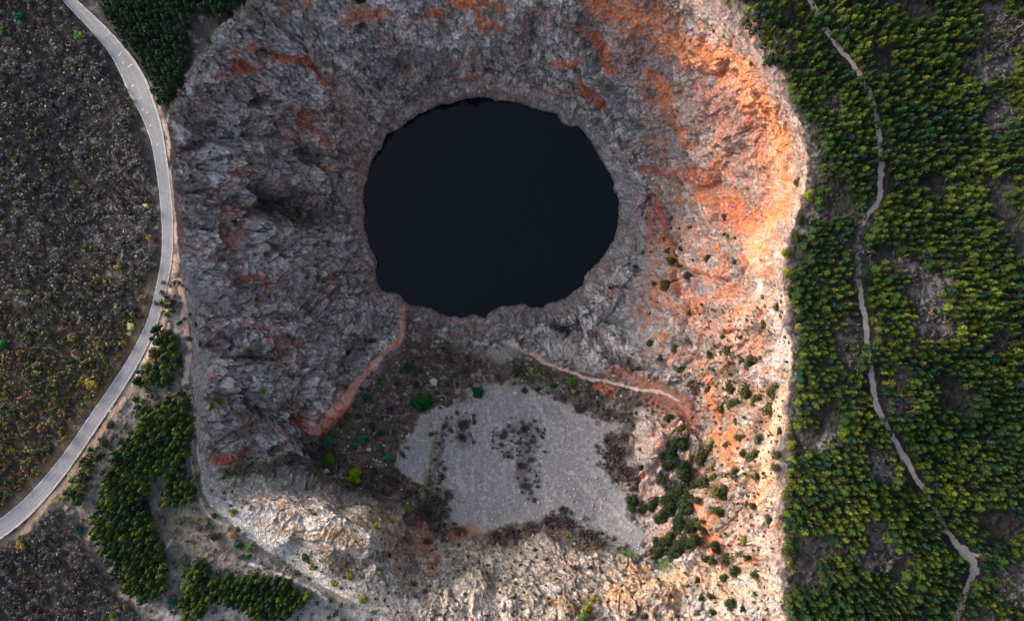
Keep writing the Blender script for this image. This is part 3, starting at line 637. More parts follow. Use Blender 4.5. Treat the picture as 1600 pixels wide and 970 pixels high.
av = N(nt, 'ShaderNodeMix'); av.inputs[0].default_value = .6; L(nz.outputs['Fac'], av.inputs[2]); L(ns.outputs['Fac'], av.inputs[3]); L(av.outputs[0], cr.inputs[0])
L(cr.outputs[0], b.inputs['Base Color']); b.inputs['Roughness'].default_value = .85
M_ASPH = m
def plain(name, c, rough=.9, var=.25, sc=.6):
    m, nt, b = newmat(name); tc = N(nt, 'ShaderNodeTexCoord'); nz = N(nt, 'ShaderNodeTexNoise'); nz.inputs['Scale'].default_value = sc; nz.inputs['Detail'].default_value = 6
    nt.links.new(tc.outputs['Object'], nz.inputs['Vector']); cr = N(nt, 'ShaderNodeValToRGB'); e = cr.color_ramp.elements
    e[0].position = .3; e[1].position = .7; e[0].color = tuple(x*(1-var) for x in c)+(1,); e[1].color = tuple(min(1, x*(1+var)) for x in c)+(1,)
    nt.links.new(nz.outputs['Fac'], cr.inputs[0]); nt.links.new(cr.outputs[0], b.inputs['Base Color']); b.inputs['Roughness'].default_value = rough; b.inputs['Specular IOR Level'].default_value = .2
    return m
def ribbon(pts, lo, hi, dz, mat, name, nseg=8, parent=None, kerb=None, jag=0):
    """strip along pts (u,v,width px); lo/hi are fractions of the width (-.5 .. .5)"""
    pp = dens([(p[0], p[1], p[2]*.87) for p in pts], 3.0); tan = np.gradient(pp[:, :2], axis=0); tan /= np.hypot(tan[:, 0], tan[:, 1])[:, None]; nr = np.stack([-tan[:, 1], tan[:, 0]], 1)
    vs = []; uvs = []; s = 0
    for i, p in enumerate(pp):
        if i: s += np.hypot(*(pp[i, :2]-pp[i-1, :2]))
        zc = float(at(p[0], p[1])[2])
        zl.append(zc) if False else None
        for j in range(nseg+1):
            f = lo+(hi-lo)*j/nseg
            jj_ = (random.uniform(-jag, jag) if j in (0, nseg) else 0)
            q_ = p[:2]+nr[i]*(f*p[2]+jj_)
            zz_ = road_z[i]+dz if len(road_z) == len(pp) else zc+dz
            k = S*(H-zz_)/H
            vs.append(((q_[0]-800)*k, (485-q_[1])*k, zz_)); uvs.append(((f+.5), s))
    w = nseg+1; fs = [(i*w+j, i*w+j+1, (i+1)*w+j+1, (i+1)*w+j) for i in range(len(pp)-1) for j in range(nseg)]
    o = mesh_obj(name, vs, fs, mat, parent, smooth=True)
    ul = o.data.uv_layers.new(name='UVMap'); li = np.zeros(len(o.data.loops), np.int32); o.data.loops.foreach_get('vertex_index', li)
    ul.data.foreach_set('uv', np.array(uvs, F)[li].ravel()); return o
zl = []
pp = dens(ROAD, 3.0); rz = np.array([float(at(p[0], p[1])[2]) for p in pp])
# raise bed so that no ground pokes through
ker = np.ones(31)/31; tl = []
for p in pp:
    m_ = max(float(at(p[0]+dx, p[1]+dy)[2]) for dx in (-p[2]*.55, 0, p[2]*.55) for dy in (-p[2]*.4, 0, p[2]*.4)); tl.append(m_)
rz = np.convolve(np.pad(tl, 15, mode='edge'), ker, 'valid'); rz = np.maximum(rz, np.array(tl)-.05); road_z = list(rz+.12)
prop(ribbon(ROAD, -.5, .5, 0.0, M_ASPH, 'road', jag=.5), kind='structure')
# pale concrete shoulders and wheel-worn lines
M_EDGE = plain('pale_concrete_edge', (.38, .35, .34))
M_LINE = plain('worn_line', (.42, .42, .44))
prop(ribbon(ROAD, -.52, -.40, .012, M_EDGE, 'road_edge', 2, jag=.35), kind='structure')      # east side
prop(ribbon(ROAD, .455, .51, .012, M_LINE, 'road_edge', 2, jag=.35), kind='structure')
M_JOINT = plain('pale_patch', (.48, .47, .45))
jv = []
for ju, jv_, jw, jl in [(187,85,9,1.6),(203,103,11,1.8),(207,134,4,3),(219,153,5,1.6),(223,172,4,2.5),(229,176,3,2.5),(235,196,3,2),(246,226,3,2),(192,98,2,4),(172,642,3,3),(176,634,2,2.4)]:
    kk_ = int(np.argmin(np.hypot(pp[:, 0]-ju, pp[:, 1]-jv_))); zc = road_z[kk_]+.022; k = S*(H-zc)/H; an = random.uniform(-.9, -.4); ca, sa = math.cos(an), math.sin(an)
    for dx_, dy_ in ((-.5, -.5), (.5, -.4), (.5, .5), (-.4, .5)):
        xx_ = dx_*jw*ca-dy_*jl*sa; yy_ = dx_*jw*sa+dy_*jl*ca; jv.append(((ju+xx_-800)*k, (485-jv_-yy_)*k, zc))
prop(mesh_obj('road_repair_patches', jv, np.arange(len(jv)).reshape(-1, 4)[:, ::-1], M_JOINT), kind='structure')
print('road', time.time()-T0)

# ------------------------------------------------------------------ vegetation templates
def leaf_mat(name, c, c2, rnd=.35, attr=False, trans=.15):
    m, nt, b = newmat(name); L = nt.links.new
    if attr:
        a = N(nt, 'ShaderNodeAttribute', attribute_name='Col'); src = a.outputs['Color']
    else:
        oi = N(nt, 'ShaderNodeObjectInfo'); mx = N(nt, 'ShaderNodeMix', data_type='RGBA'); L(oi.outputs['Random'], mx.inputs[0])
        mx.inputs[6].default_value = c+(1,); mx.inputs[7].default_value = c2+(1,); src = mx.outputs[2]
    g = N(nt, 'ShaderNodeNewGeometry'); tc = N(nt, 'ShaderNodeTexCoord'); nz = N(nt, 'ShaderNodeTexNoise'); nz.inputs['Scale'].default_value = .9; nz.inputs['Detail'].default_value = 3
    L(g.outputs['Position'], nz.inputs['Vector']); mr = N(nt, 'ShaderNodeMapRange'); mr.inputs[1].default_value = .3; mr.inputs[2].default_value = .7; mr.inputs[3].default_value = .6; mr.inputs[4].default_value = 1.4
    L(nz.outputs['Fac'], mr.inputs[0]); mu = N(nt, 'ShaderNodeVectorMath', operation='SCALE'); L(src, mu.inputs[0]); L(mr.outputs[0], mu.inputs['Scale'])
    L(mu.outputs[0], b.inputs['Base Color']); b.inputs['Roughness'].default_value = .8; b.inputs['Specular IOR Level'].default_value = .15
    return m
def quads(cent, size, outward, rng, flat=.5, asp=1.6):
    """small leaf-clump faces at the given centres"""
    n = len(cent); nrm = outward+rng.normal(0, flat, (n, 3)); nrm /= np.linalg.norm(nrm, axis=1, keepdims=True)+1e-9
    t = rng.normal(0, 1, (n, 3)); t -= nrm*(t*nrm).sum(1, keepdims=True); t /= np.linalg.norm(t, axis=1, keepdims=True)+1e-9
    bt = np.cross(nrm, t); s = size[:, None]
    a = t*s*asp*.5; b = bt*s*.5
    v = np.stack([cent-a*.9-b*.5, cent+a*.2-b, cent+a+b*.2, cent-a*.1+b], 1).reshape(-1, 3)
    f = np.arange(n*4).reshape(n, 4); return v, f
def pine_crown(rng, n, h=9.0, r=2.3):
    """tapering crown made of drooping whorls"""
    t = rng.random(n)**.75
    lob = rng.integers(5, 8); ph = rng.random()*6.28
    ang = rng.random(n)*6.283
    prof = (1-t)**.6*(.8+.2*np.cos(t*26+ang*0))*(1+.28*np.sin(ang*lob+ph+t*7))
    rad = r*prof*np.sqrt(rng.random(n)*.55+.45)
    c = np.stack([np.cos(ang)*rad, np.sin(ang)*rad, h*(.26+.74*t)-rad*.25], 1)
    out = np.stack([np.cos(ang)*.8, np.sin(ang)*.8, np.full(n, .75)], 1)
    return quads(c, r*.36*(1-.45*t)*rng.uniform(.7, 1.3, n), out, rng, .35, 1.7)
def bush_crown(rng, n, r=1.0, zs=.8, lobes=7, lf=.16):
    """several overlapping lumps of leaf clumps, uneven outline"""
    L_ = rng.normal(0, 1, (lobes, 3)); L_ /= np.linalg.norm(L_, axis=1, keepdims=True); L_[:, 2] = np.abs(L_[:, 2])*.8
    L_ *= rng.uniform(.25, .62, (lobes, 1)); lr = rng.uniform(.34, .55, lobes)
    k = rng.integers(0, lobes, n); d = rng.normal(0, 1, (n, 3)); d /= np.linalg.norm(d, axis=1, keepdims=True); d[:, 2] = np.where(d[:, 2] < -.3, -d[:, 2], d[:, 2])
    c = (L_[k]+d*lr[k][:, None]*rng.uniform(.6, 1.22, (n, 1)))*r*np.array([1.12, .9, 1])
    c[:, 2] = c[:, 2]*zs+.45*r*zs; c[:, 2] = np.maximum(c[:, 2], .04*r)
    return quads(c, lf*r*rng.uniform(.6, 1.4, n), d, rng, .45, 1.3)
def bare_crown(rng, n, r=1.0, zs=.7):
    """leafless scrub: thin twig blades fanning up from the base"""
    ang = rng.random(n)*6.283; el = rng.uniform(.15, 1.45, n); d = np.stack([np.cos(ang)*np.cos(el), np.sin(ang)*np.cos(el), np.sin(el)*zs], 1)
    r0 = rng.uniform(.1, .65, (n, 1))*r; r1 = r0+rng.uniform(.22, .45, (n, 1))*r
    side = np.cross(d, rng.normal(0, 1, (n, 3))); side /= np.linalg.norm(side, axis=1, keepdims=True)+1e-9
    w = .045*r; j = rng.normal(0, .12*r, (n, 3))
    v = np.stack([d*r0-side*w, d*r0+side*w, d*r1+side*w*.6+j, d*r1-side*w*.6+j], 1).reshape(-1, 3); v[:, 2] = np.maximum(v[:, 2], .02)
    return v, np.arange(n*4).reshape(n, 4)
def trunk(h, r, lean=0, forks=0, rng=None):
    vs = []; fs = []
    def tube(p0, p1, r0, r1, k=6):
        b = len(vs); ax = np.array(p1)-np.array(p0); ax /= np.linalg.norm(ax); s = np.cross(ax, (.3, .9, .1)); s /= np.linalg.norm(s); t = np.cross(ax, s)
        for p, rr_ in ((p0, r0), (p1, r1)):
            for i in range(k): a = 6.283*i/k; vs.append(tuple(np.array(p)+(s*math.cos(a)+t*math.sin(a))*rr_))
        for i in range(k): fs.append((b+i, b+(i+1) % k, b+k+(i+1) % k, b+k+i))
    tube((0, 0, -h*.06), (lean, 0, h*.45), r, r*.65); tube((lean, 0, h*.45), (lean*1.4, 0, h), r*.65, r*.15)
    for i in range(forks):
        a = 6.283*i/forks+.4; z0 = h*(.3+.4*i/max(forks, 1)); tube((lean*.7, 0, z0), (math.cos(a)*h*.32, math.sin(a)*h*.32, z0+h*.28), r*.4, r*.1)
    return vs, fs
M_BARK = plain('tree_bark', (.10, .075, .055)); M_TWIG = plain('grey_branches', (.16, .14, .13))
PAL_ = {
 'pine': leaf_mat('pine_needles', (.010, .030, .007), (.036, .066, .010)),
 'darkpine': leaf_mat('dark_pine_needles', (.009, .026, .010), (.020, .042, .012)),
 'evergreen': leaf_mat('evergreen_leaves', (.032, .042, .015), (.058, .062, .022)),
 'darkever': leaf_mat('dark_evergreen_leaves', (.018, .034, .014), (.032, .048, .016)),
 'lime': leaf_mat('lime_leaves', (.16, .30, .006), (.17, .31, .006)),
 'mid': leaf_mat('fresh_green_leaves', (.055, .15, .015), (.08, .17, .02)),
 'deep': leaf_mat('deep_green_leaves', (.006, .075, .010), (.008, .09, .014)),
 'teal': leaf_mat('teal_leaves', (.03, .13, .085), (.05, .17, .10)),
 'tealdark': leaf_mat('dark_teal_leaves', (.006, .06, .035), (.01, .07, .04)),
 'yellow': leaf_mat('yellow_green_leaves', (.12, .135, .018), (.18, .18, .022)),
 'pale': leaf_mat('pale_blossom', (.50, .56, .26), (.6, .62, .33)),
 'ochre': leaf_mat('ochre_leaves', (.22, .15, .03), (.28, .18, .04)),
 'purple': leaf_mat('purple_brown_twigs', (.11, .08, .085), (.15, .11, .11)),
 'brown': leaf_mat('brown_twigs', (.12, .085, .055), (.17, .11, .08)),
 'rust': leaf_mat('rusty_twigs', (.22, .09, .05), (.25, .11, .06)),
 'grey': leaf_mat('grey_twigs', (.16, .15, .15), (.2, .19, .19)),
}
PR = np.random.default_rng(3); CACHE = {}
def template(kind, pal, var):
    key = (kind, pal, var)
    if key in CACHE: return CACHE[key]
    rng = np.random.default_rng(hash(kind) % 1 + var*13+len(kind))
    if kind == 'pine': v, f = pine_crown(rng, 420)
    elif kind == 'bush': v, f = bush_crown(rng, 620)
    elif kind == 'round': v, f = bush_crown(rng, 1500, 1, .9, 11, .11)
    elif kind == 'bare': v, f = bare_crown(rng, 520)
    else: v, f = bush_crown(rng, 150, 1, .8, 5, .26)
    c = mesh_obj('crown', v, f, PAL_[pal], link=False).data
    if kind == 'pine': tv, tf = trunk(8.2, .2, .15)
    else: tv, tf = trunk(.8, .07, .06, 4)
    t = mesh_obj('trunk', tv, tf, M_BARK if kind != 'bare' else M_TWIG, link=False).data
    CACHE[key] = (c, t); return c, t
COUNT = {}
def plant(name, u, v, rpx, kind, pal, label, cat, group=None, h=None, rot=None):
    p = at(u, v); sc = rpx*S*(H-p[2])/H
    var = random.randrange(3); c, t = template(kind, pal, var)
    tiny = rpx < 4.5
    if kind == 'pine': s3 = (sc/2.3, sc/2.3, (h or 9)/9.)
    else: s3 = (sc*random.uniform(.82, 1.22), sc*random.uniform(.82, 1.22), sc*random.uniform(.8, 1.1))
    if tiny and kind != 'pine':
        o = bpy.data.objects.new(name, c); col.objects.link(o)
    else:
        o = bpy.data.objects.new(name, None); o.empty_display_size = .5; col.objects.link(o)
        a = bpy.data.objects.new('crown', c); b_ = bpy.data.objects.new('trunk' if kind in ('pine', 'round') else 'stem', t)
        for ch in (a, b_): ch.parent = o; col.objects.link(ch)
    o.location = (float(p[0]), float(p[1]), float(p[2])-.1*sc*(kind != 'pine')); o.scale = s3; o.rotation_euler = (0, 0, rot if rot is not None else random.uniform(0, 6.28))
    prop(o, label=label, category=cat, group=group)
    return o

exec_after = []
# ------------------------------------------------------------------ pines
STAND = [(285,610),(300,635),(299,680),(292,716),(262,732),(232,758),(226,798),(252,838),(263,880),(255,925),(215,946),(180,905),(152,862),(138,822),(152,775),(163,730),(188,690),(228,650),(260,616)]
CL_B = [(238,512),(268,512),(274,530),(284,570),(262,602),(215,606),(210,592),(232,560),(236,535)]
CL_C = [(206,618),(226,620),(230,640),(224,660),(212,656)]
CL_E = [(132,700),(158,712),(136,748),(130,778),(112,796),(92,780),(102,752),(122,742),(124,720)]
CL_F = [(278,726),(288,740),(308,750),(306,780),(282,792),(262,796),(250,780),(254,748)]
CL_H = [(285,898),(318,872),(334,902),(400,896),(440,908),(484,934),(474,952),(440,968),(396,972),(376,950),(340,942),(312,962),(292,1000),(282,960)]
CL_A = [(252,462),(270,462),(274,482),(262,498),(248,490)]
NWF = [(60,-330),(140,-90),(165,30),(200,74),(228,118),(246,160),(262,162),(286,124),(300,70),(290,30),(300,10),(320,14),(340,36),(362,22),(378,0),(400,-90),(420,-330)]
REG = [(STAND, 'stand', 9.5, 10.5, 9), (CL_B, 'roadside', 10, 10.5, 8), (CL_C, 'roadside2', 9.5, 9, 6), (CL_E, 'bend', 10, 9.5, 7), (CL_F, 'rimclump', 10, 10.5, 8), (CL_H, 'south', 10, 11, 10), (CL_A, 'roadside0', 10, 9, 6), (NWF, 'northwest', 9.5, 10, 8)]
cand = []   # (u,v,rpx,h,region,tone)
def scatter(poly, sp):
    xs = [p[0] for p in poly]; ys = [p[1] for p in poly]; out = []
    gx = np.arange(min(xs), max(xs), sp); gy = np.arange(min(ys), max(ys), sp*.87)
    for j, yv in enumerate(gy):
        for xv in gx: out.append((xv+(j % 2)*sp*.5+random.uniform(-.33, .33)*sp, yv+random.uniform(-.33, .33)*sp))
    a = np.array(out); return a[inside(a[:, 0], a[:, 1], poly)]
def unlean(u, v, h, z=0.):      # where the foot stands when the crown's middle shows at u,v
    f = (H-z-h*.6)/(H-z); return 800+(u-800)*f, 485+(v-485)*f
for poly, reg, sp, rp, hh in REG:
    for u, v in scatter(poly, sp):
        h = hh*random.uniform(.8, 1.2); a, b_ = unlean(u, v, h)
        cand.append((a, b_, rp*.62*random.uniform(.8, 1.25), h, reg, random.random()))
EASTP = [(1060,-380),(1105,-160),(1125,-10),(1150,25),(1190,70),(1212,115),(1250,165),(1285,215),(1282,290),(1268,330),(1245,400),(1238,440),(1250,520),(1246,600),(1240,700),(1228,760),(1228,900),(1238,1000),(1250,1330),(1960,1330),(1960,-380)]
ep = scatter(EASTP, 11.8)
dn = noise2(ep[:, 0]/60, ep[:, 1]/60, 91)+.5*noise2(ep[:, 0]/22, ep[:, 1]/22, 92)
tn = noise2(ep[:, 0]/120, ep[:, 1]/120, 93)+.7*noise2(ep[:, 0]/30, ep[:, 1]/30, 94)
for (u, v), d_, t_ in zip(ep, dn, tn):
    if d_ < (-.44 if u > 1480 else -.38): continue
    skip = False
    for q_ in CLEAR:
        if ((u-q_[0])/(q_[2]*.85))**2+((v-q_[1])/(q_[3]*.85))**2 < 1+.7*d_+random.uniform(-.35, .25) and random.random() < .93: skip = True; break
    if skip: continue
    h = random.uniform(6.5, 10); a, b_ = unlean(u, v, h)
    # keep the open stretches of the track open
    dt = min(math.hypot(u-p[0]-2, v-p[1]) for p in TR[::2])
    openr = (255 < v < 535) or (582 < v < 650) or (680 < v < 765) or (840 < v < 930) or (66 < v < 95)
    if dt < (11.5 if openr else 5.5): continue
    cand.append((a, b_, random.choice([random.uniform(3.8, 6), random.uniform(5, 8.5), random.uniform(5, 8.5), random.uniform(7.5, 10.5)]), h, 'east', t_*.5+.5+random.uniform(-.25, .25)))
print('pines', len(cand), time.time()-T0)
def inframe(c): 
    return 8 < c[0] < 1592 and 8 < c[1] < 962
order = sorted([c for c in cand if inframe(c)], key=lambda c: -c[2]*(1.25 if c[4] != 'east' else 1))
indiv = order[:300]; ids_ = set(id(c) for c in indiv); rest = [c for c in cand if id(c) not in ids_]
REGT = {'stand': 'in the long stand between road bend and rim', 'roadside': 'in the clump between road and rim footpath', 'roadside2': 'in the short column beside the road',
        'bend': 'in the small roadside clump west of the long stand', 'rimclump': 'in the small rim clump east of the long stand', 'south': 'in the bottom clump below the pale stone ledge',
        'roadside0': 'in the tiny clump where road meets rim', 'northwest': 'in the dark wood between road and north-west rim'}
def pine_label(c):
    u, v = c[0], c[1]; tone = 'yellow-green' if c[5] > .62 else ('dark green' if c[5] < .4 else 'mid-green'); size = 'broad' if c[2] > 8.2 else 'large'
    if c[4] != 'east':
        side = ''
        if c[4] in ('stand', 'northwest'):
            side = ('upper part ' if v < (760 if c[4] == 'stand' else 60) else 'lower part ')
            return f'{size} {tone} pine in the {side.split()[0]} '+('long stand beside the road bend' if c[4] == 'stand' else 'north-west wood beside the road')
        return f'{size} {tone} pine {REGT[c[4]]}'
    dt = min(math.hypot(u-p[0], v-p[1]) for p in TR[::4]); i = np.searchsorted(ua, u); j = np.searchsorted(va, v)
    if -d_rim[min(j, NV-1), min(i, NU-1)] < 38: where = 'at the forest edge by the cliff'
    elif dt < 26: where = 'beside the gravel forest track'
    elif any(((u-q_[0])/(q_[2]+22))**2+((v-q_[1])/(q_[3]+22))**2 < 1 for q_ in CLEAR[:3]+CLEAR[4:7]): where = 'beside a rocky clearing'
    elif u < 1370+(v-485)*.1: where = 'inside the forest between rim and track'
    else: where = 'in the forest east of the track'
    row = 'top' if v < 240 else ('upper middle' if v < 485 else ('lower middle' if v < 730 else 'bottom'))
    return f'{size} {tone} pine {where}, photo {row}'
for c in indiv:
    pal = 'darkpine' if c[4] == 'northwest' or c[5] < .3 else 'pine'
    lb = pine_label(c)
    plant('pine_tree', c[0], c[1], c[2], 'pine', pal, lb, 'tree', 'pines: '+lb, h=c[3])
# the remaining pines: one mass
mv, mf, mc, off = [], [], [], 0
TP = [pine_crown(np.random.default_rng(50+i), 115) for i in range(8)]
TV, TF = trunk(8.0, .22, .1); TV = np.array(TV); TF = np.array(TF)
tv_, tf_, off2 = [], [], 0
for c in rest:
    p = at(c[0], c[1]); v0, f0 = random.choice(TP); a = random.uniform(0, 6.28); ca, sa = math.cos(a), math.sin(a)
    s = c[2]*S/2.3*1.1; R = np.array([[ca, -sa, 0], [sa, ca, 0], [0, 0, 1]]); vv = (v0*np.array([s, s, c[3]/9.]))@R.T+p
    t = np.clip(c[5], 0, 1)
    base = np.array([.008, .032, .009])*(1-t)+np.array([.078, .104, .012])*t**1.5
    if c[4] == 'northwest': base = np.array([.009, .028, .012])
    if random.random() < .12: base = np.array([.008, .03, .018])
    base = base*random.uniform(.4, 1.35)
    mv.append(vv); mf.append(f0+off); mc.append(np.repeat(base[None], len(vv), 0)); off += len(vv)
    tv_.append((TV*np.array([s, s, c[3]/9.]))+p); tf_.append(TF+off2); off2 += len(TV)
M_MASS = leaf_mat('pine_needles_mass', None, None, attr=True)
o = mesh_obj('pine_forest', np.concatenate(mv+tv_), np.concatenate(mf+[f+off for f in tf_]), M_MASS); set_col(o, np.concatenate(mc+[np.full((off2, 3), .06)]))
prop(o, kind='stuff', label='dense green pine forest filling the ground east of the sinkhole', category='forest')
print('forest', time.time()-T0, off)

# ------------------------------------------------------------------ leafless scrub west of the road (ground cover)
W = [(-420,-380),(0,-380),(60,-160),(88,-30),(120,28),(168,78),(188,120),(205,165),(222,215),(234,270),(241,330),(241,395),(233,440),(218,495),(196,545),(166,595),(133,645),(98,692),(60,738),(22,778),(-60,832),(-260,890),(-420,930)]
SW = [(-260,960),(-40,890),(50,830),(95,790),(120,812),(140,860),(170,910),(205,950),(240,975),(300,1010),(300,1180),(-260,1180)]
sv, sf, scc, off = [], [], [], 0
TB = [bare_crown(np.random.default_rng(70+i), 46) for i in range(6)]; TG = [bush_crown(np.random.default_rng(80+i), 60, 1, .8, 4, .34) for i in range(6)]
CLP = [[(q_[0]+math.cos(a)*q_[2], q_[1]+math.sin(a)*q_[3]) for a in np.linspace(0, 6.1, 14)] for q_ in CLEAR]
THK = [[(800,650),(850,655),(855,700),(838,780),(812,778),(800,720),(770,700),(765,675)],[(925,690),(960,672),(985,690),(990,800),(965,765),(935,725)],[(690,650),(745,640),(740,690),(700,690)],
       [(668,660),(700,650),(692,760),(684,830),(660,800),(672,720)],[(640,560),(700,540),(760,560),(760,600),(720,612),(680,650),(640,640)],[(850,575),(1000,610),(1040,640),(990,665),(930,655),(880,630),(800,598),(790,560)],[(500,700),(620,730),(700,790),(700,850),(640,790),(520,760)],
       [(560,610),(640,560),(640,720),(560,700),(530,660)],[(690,750),(720,830),(700,840),(670,800)],[(760,818),(840,815),(870,790),(925,815),(985,855),(900,862),(850,840),(780,845)]]
LOWE = [(1060,480),(1235,470),(1232,640),(1215,860),(1130,880),(1085,700)]
THK += [[(410,300),(450,305),(500,325),(505,345),(450,345),(415,325)],[(475,225),(510,240),(505,260),(480,255)],[(385,145),(420,150),(415,165),(390,165)],[(300,190),(330,195),(320,240),(290,240)]]
for poly, sp in [(W, 9.0), (SW, 9.5)]+[(p_, 8.5) for p_ in CLP]+[([(440,-420),(1080,-420),(1080,-160),(850,-160),(640,-165),(460,-150)], 12), ([(560,1100),(1200,1080),(1230,1330),(300,1330)], 12), (STRIP, 19), (SOUTH, 14), (LOWE, 9.01)]+[(p_, 7.0) for p_ in THK]:
    pts = scatter(poly, sp)
    if len(pts) == 0: continue
    n1 = noise2(pts[:, 0]/90, pts[:, 1]/90, 61); n2 = noise2(pts[:, 0]/28, pts[:, 1]/28, 62)
    for (u, v), a1, a2 in zip(pts, n1, n2):
        if random.random() < (.06 if sp > 7.5 or sp < 7 else .45): continue
        if sp in (14, 9.01) and (a2 < -.3 or at(u, v)[2] > -2): continue
        if sp == 19 and at(u, v)[2] < -6: continue
        r = random.uniform(1.7, 3.9)*(1 if sp > 7.5 else .75)*(.5 if sp in (14, 9.01) else 1); p = at(u, v); warm = np.clip((v-380)/250., 0, 1)*(1 if poly is W else 0)
        pick = random.random()+a2*.5
        green = pick > 1.0-.28*warm-.05
        v0, f0 = random.choice(TG if (green or random.random() < .6) else TB)
        g_ = np.clip(.5+a2*.9+random.uniform(-.28, .28), 0, 1); o_ = np.clip(.16+warm*(.9+a1*.5)+random.uniform(-.25, .25), 0, 1)
        cc = np.array([.085, .079, .084])*(1-g_)+np.array([.155, .145, .15])*g_
        cc = cc*(1-o_)+(np.array([.095, .092, .038]) if a2+random.uniform(-.3, .3) > 0 else np.array([.15, .098, .052]))*o_
        if random.random() < .05+.08*warm: cc = np.array([.05, .085, .03])
        if sp > 7.5 and random.random() < .3*warm: cc = np.array(random.choice([(.13, .13, .035), (.09, .11, .035), (.17, .12, .04)]))
        cc = cc*(1+.4*a1)*random.uniform(.55, 1.05)
        if sp == 7.0 and v > 540 and random.random() < .3: cc = np.array(random.choice([(.025, .065, .04), (.045, .075, .022), (.06, .07, .025), (.02, .06, .035)]))
        if sp in (14, 9.01): cc = np.array(random.choice([(.05, .05, .02), (.08, .075, .03), (.09, .06, .035)]))
        a = random.uniform(0, 6.28); ca, sa = math.cos(a), math.sin(a)
        vv = (v0*r)@np.array([[ca, -sa, 0], [sa, ca, 0], [0, 0, 1]]).T+p
        sv.append(vv); sf.append(f0+off); scc.append(np.repeat(cc[None], len(vv), 0)); off += len(vv)
o = mesh_obj('leafless_scrub', np.concatenate(sv), np.concatenate(sf), M_MASS2 if 'M_MASS2' in globals() else leaf_mat('scrub_twigs', None, None, attr=True)); set_col(o, np.concatenate(scc))
prop(o, kind='stuff', label='grey-brown leafless scrub covering the ground west of the road', category='scrub')
print('scrub', time.time()-T0, off)

# ------------------------------------------------------------------ single shrubs
def words(u, v):      # where on the place a shrub stands, for labels
    return None
EVER = [(1136,606,10),(1158,612,13),(1178,622,12),(1155,633,10),(1208,610,12),(1200,638,10),(1130,638,8),(1155,660,6),(1160,685,10),(1188,687,8),(1217,674,6),(1214,690,4),
 (1140,695,6),(1162,708,6),(1177,712,9),(1212,710,8),(1210,730,7),(1183,742,7),(1157,737,9),(1125,768,14),(1120,728,8),(1112,745,7),(1095,752,10),(1092,715,13),(1110,698,9),
 (1112,675,7),(1178,787,6),(1170,784,4),(1120,797,8),(1098,817,9),(1199,810,8),(1150,800,4),(1042,655,9),(1060,675,9),(1010,705,5),(1030,708,6),(1030,745,8),(1010,725,5),
 (1045,502,5),(1018,536,5),(1052,547,8),(1063,577,6),(1032,560,6),(1131,549,10),(1106,554,6),(1154,527,4),(1125,526,4),(1192,508,8),(1165,570,11),(1150,566,6),(1090,595,6),(1107,608,6),
 (1132,341,6),(1040,327,2.5),(1043,340,3),(1046,356,3),(1063,358,3),(1078,357,5),(1037,374,3),(1068,378,3),(1005,394,5),(1024,396,3),(1043,392,6),(1044,408,8),(1060,396,6),(1070,391,5),
 (1062,417,5),(1088,408,3),(1112,408,6),(1148,410,5),(1132,366,2.5),(1139,370,3),(1150,372,3),(992,417,4),(1021,443,4),(1039,445,9),(1050,440,5),(1080,432,6),(1068,487,5),
 (1026,472,3),(1017,492,4),(1194,465,5),(1215,480,6)]
def zone(u, v):
    if v < 430: return 'on the rust-red east face'
    if v < 600: return 'on the lower east face above the pit floor'
    if u < 1070: return 'on the rocky knob east of the scree'
    if v < 700: return 'on the upper part of the broken south-east slope'
    return 'on the lower part of the broken south-east slope'
def size_word(r): return 'tiny' if r < 3.6 else 'small' if r < 5.6 else 'middling' if r < 8.5 else 'large' if r < 12 else 'very large'
for u, v, r in EVER:
    lb = f'{size_word(r)} round dark evergreen bush {zone(u, v)}'
    plant('evergreen_bush', u, v, r*1.28, 'bush', 'evergreen', lb, 'bush', 'bushes: '+lb)
KNOB = [(1060,690,14),(1050,715,14),(1065,740,15),(1075,760,14),(1055,770,14),(1045,790,13),(1070,790,14),(1085,775,10),(1060,815,14),(1080,820,12),(1045,840,12),(1075,845,14),
        (1020,785,10),(1000,795,9),(985,780,10),(1055,860,14),(1030,860,9),(1040,730,10),(1035,805,12),(1090,840,10)]
KNOB += [(a+random.uniform(-13, 13), b_+random.uniform(-13, 13), c_*.72) for a, b_, c_ in KNOB]+[(1062,850,9),(1025,845,9),(1100,870,9),(1088,815,9)]
for u, v, r in KNOB:
    lb = ('upper' if v < 765 else 'lower')+' dark evergreen oak in the thicket at the foot of the south-east slope'
    plant('evergreen_oak', u, v, r*1.22, 'round', 'darkever', lb, 'tree', 'oaks: '+lb)
GUL = [(1120,850,13),(1135,870,12),(1145,890,12),(1115,875,9),(1180,895,9),(1140,940,13),(1110,930,9),(1090,905,7),(1112,955,8),(1160,950,7),(1178,925,6),(1095,935,6),(1170,870,8),(1128,900,9)]
for u, v, r in GUL:
    lb = f'{size_word(r)} dark olive bush in the gully of the south-east corner'
    plant('evergreen_bush', u, v, r, 'bush', 'darkever', lb, 'bush', 'bushes: '+lb)
SOU = [(836,857,5),(855,872,4),(813,882,5),(806,910,4),(832,912,4),(869,904,4),(898,889,6),(955,909,6),(971,915,5),(990,928,6),(921,887,6),(940,890,5),(858,932,4),(950,937,3),(1006,962,6),
       (1045,935,5),(1027,906,5),(985,958,5),(803,932,5),(648,910,5),(665,918,5),(760,900,4),(725,930,4),(1060,960,5),(1075,915,5)]
for u, v, r in SOU:
    lb = f'{size_word(r)} dark bush dotting the pale south cliff, '+('left' if u < 740 else 'middle' if u < 900 else 'right')+' part'
    plant('evergreen_bush', u, v, r, 'bush', 'evergreen', lb, 'bush', 'bushes: '+lb)
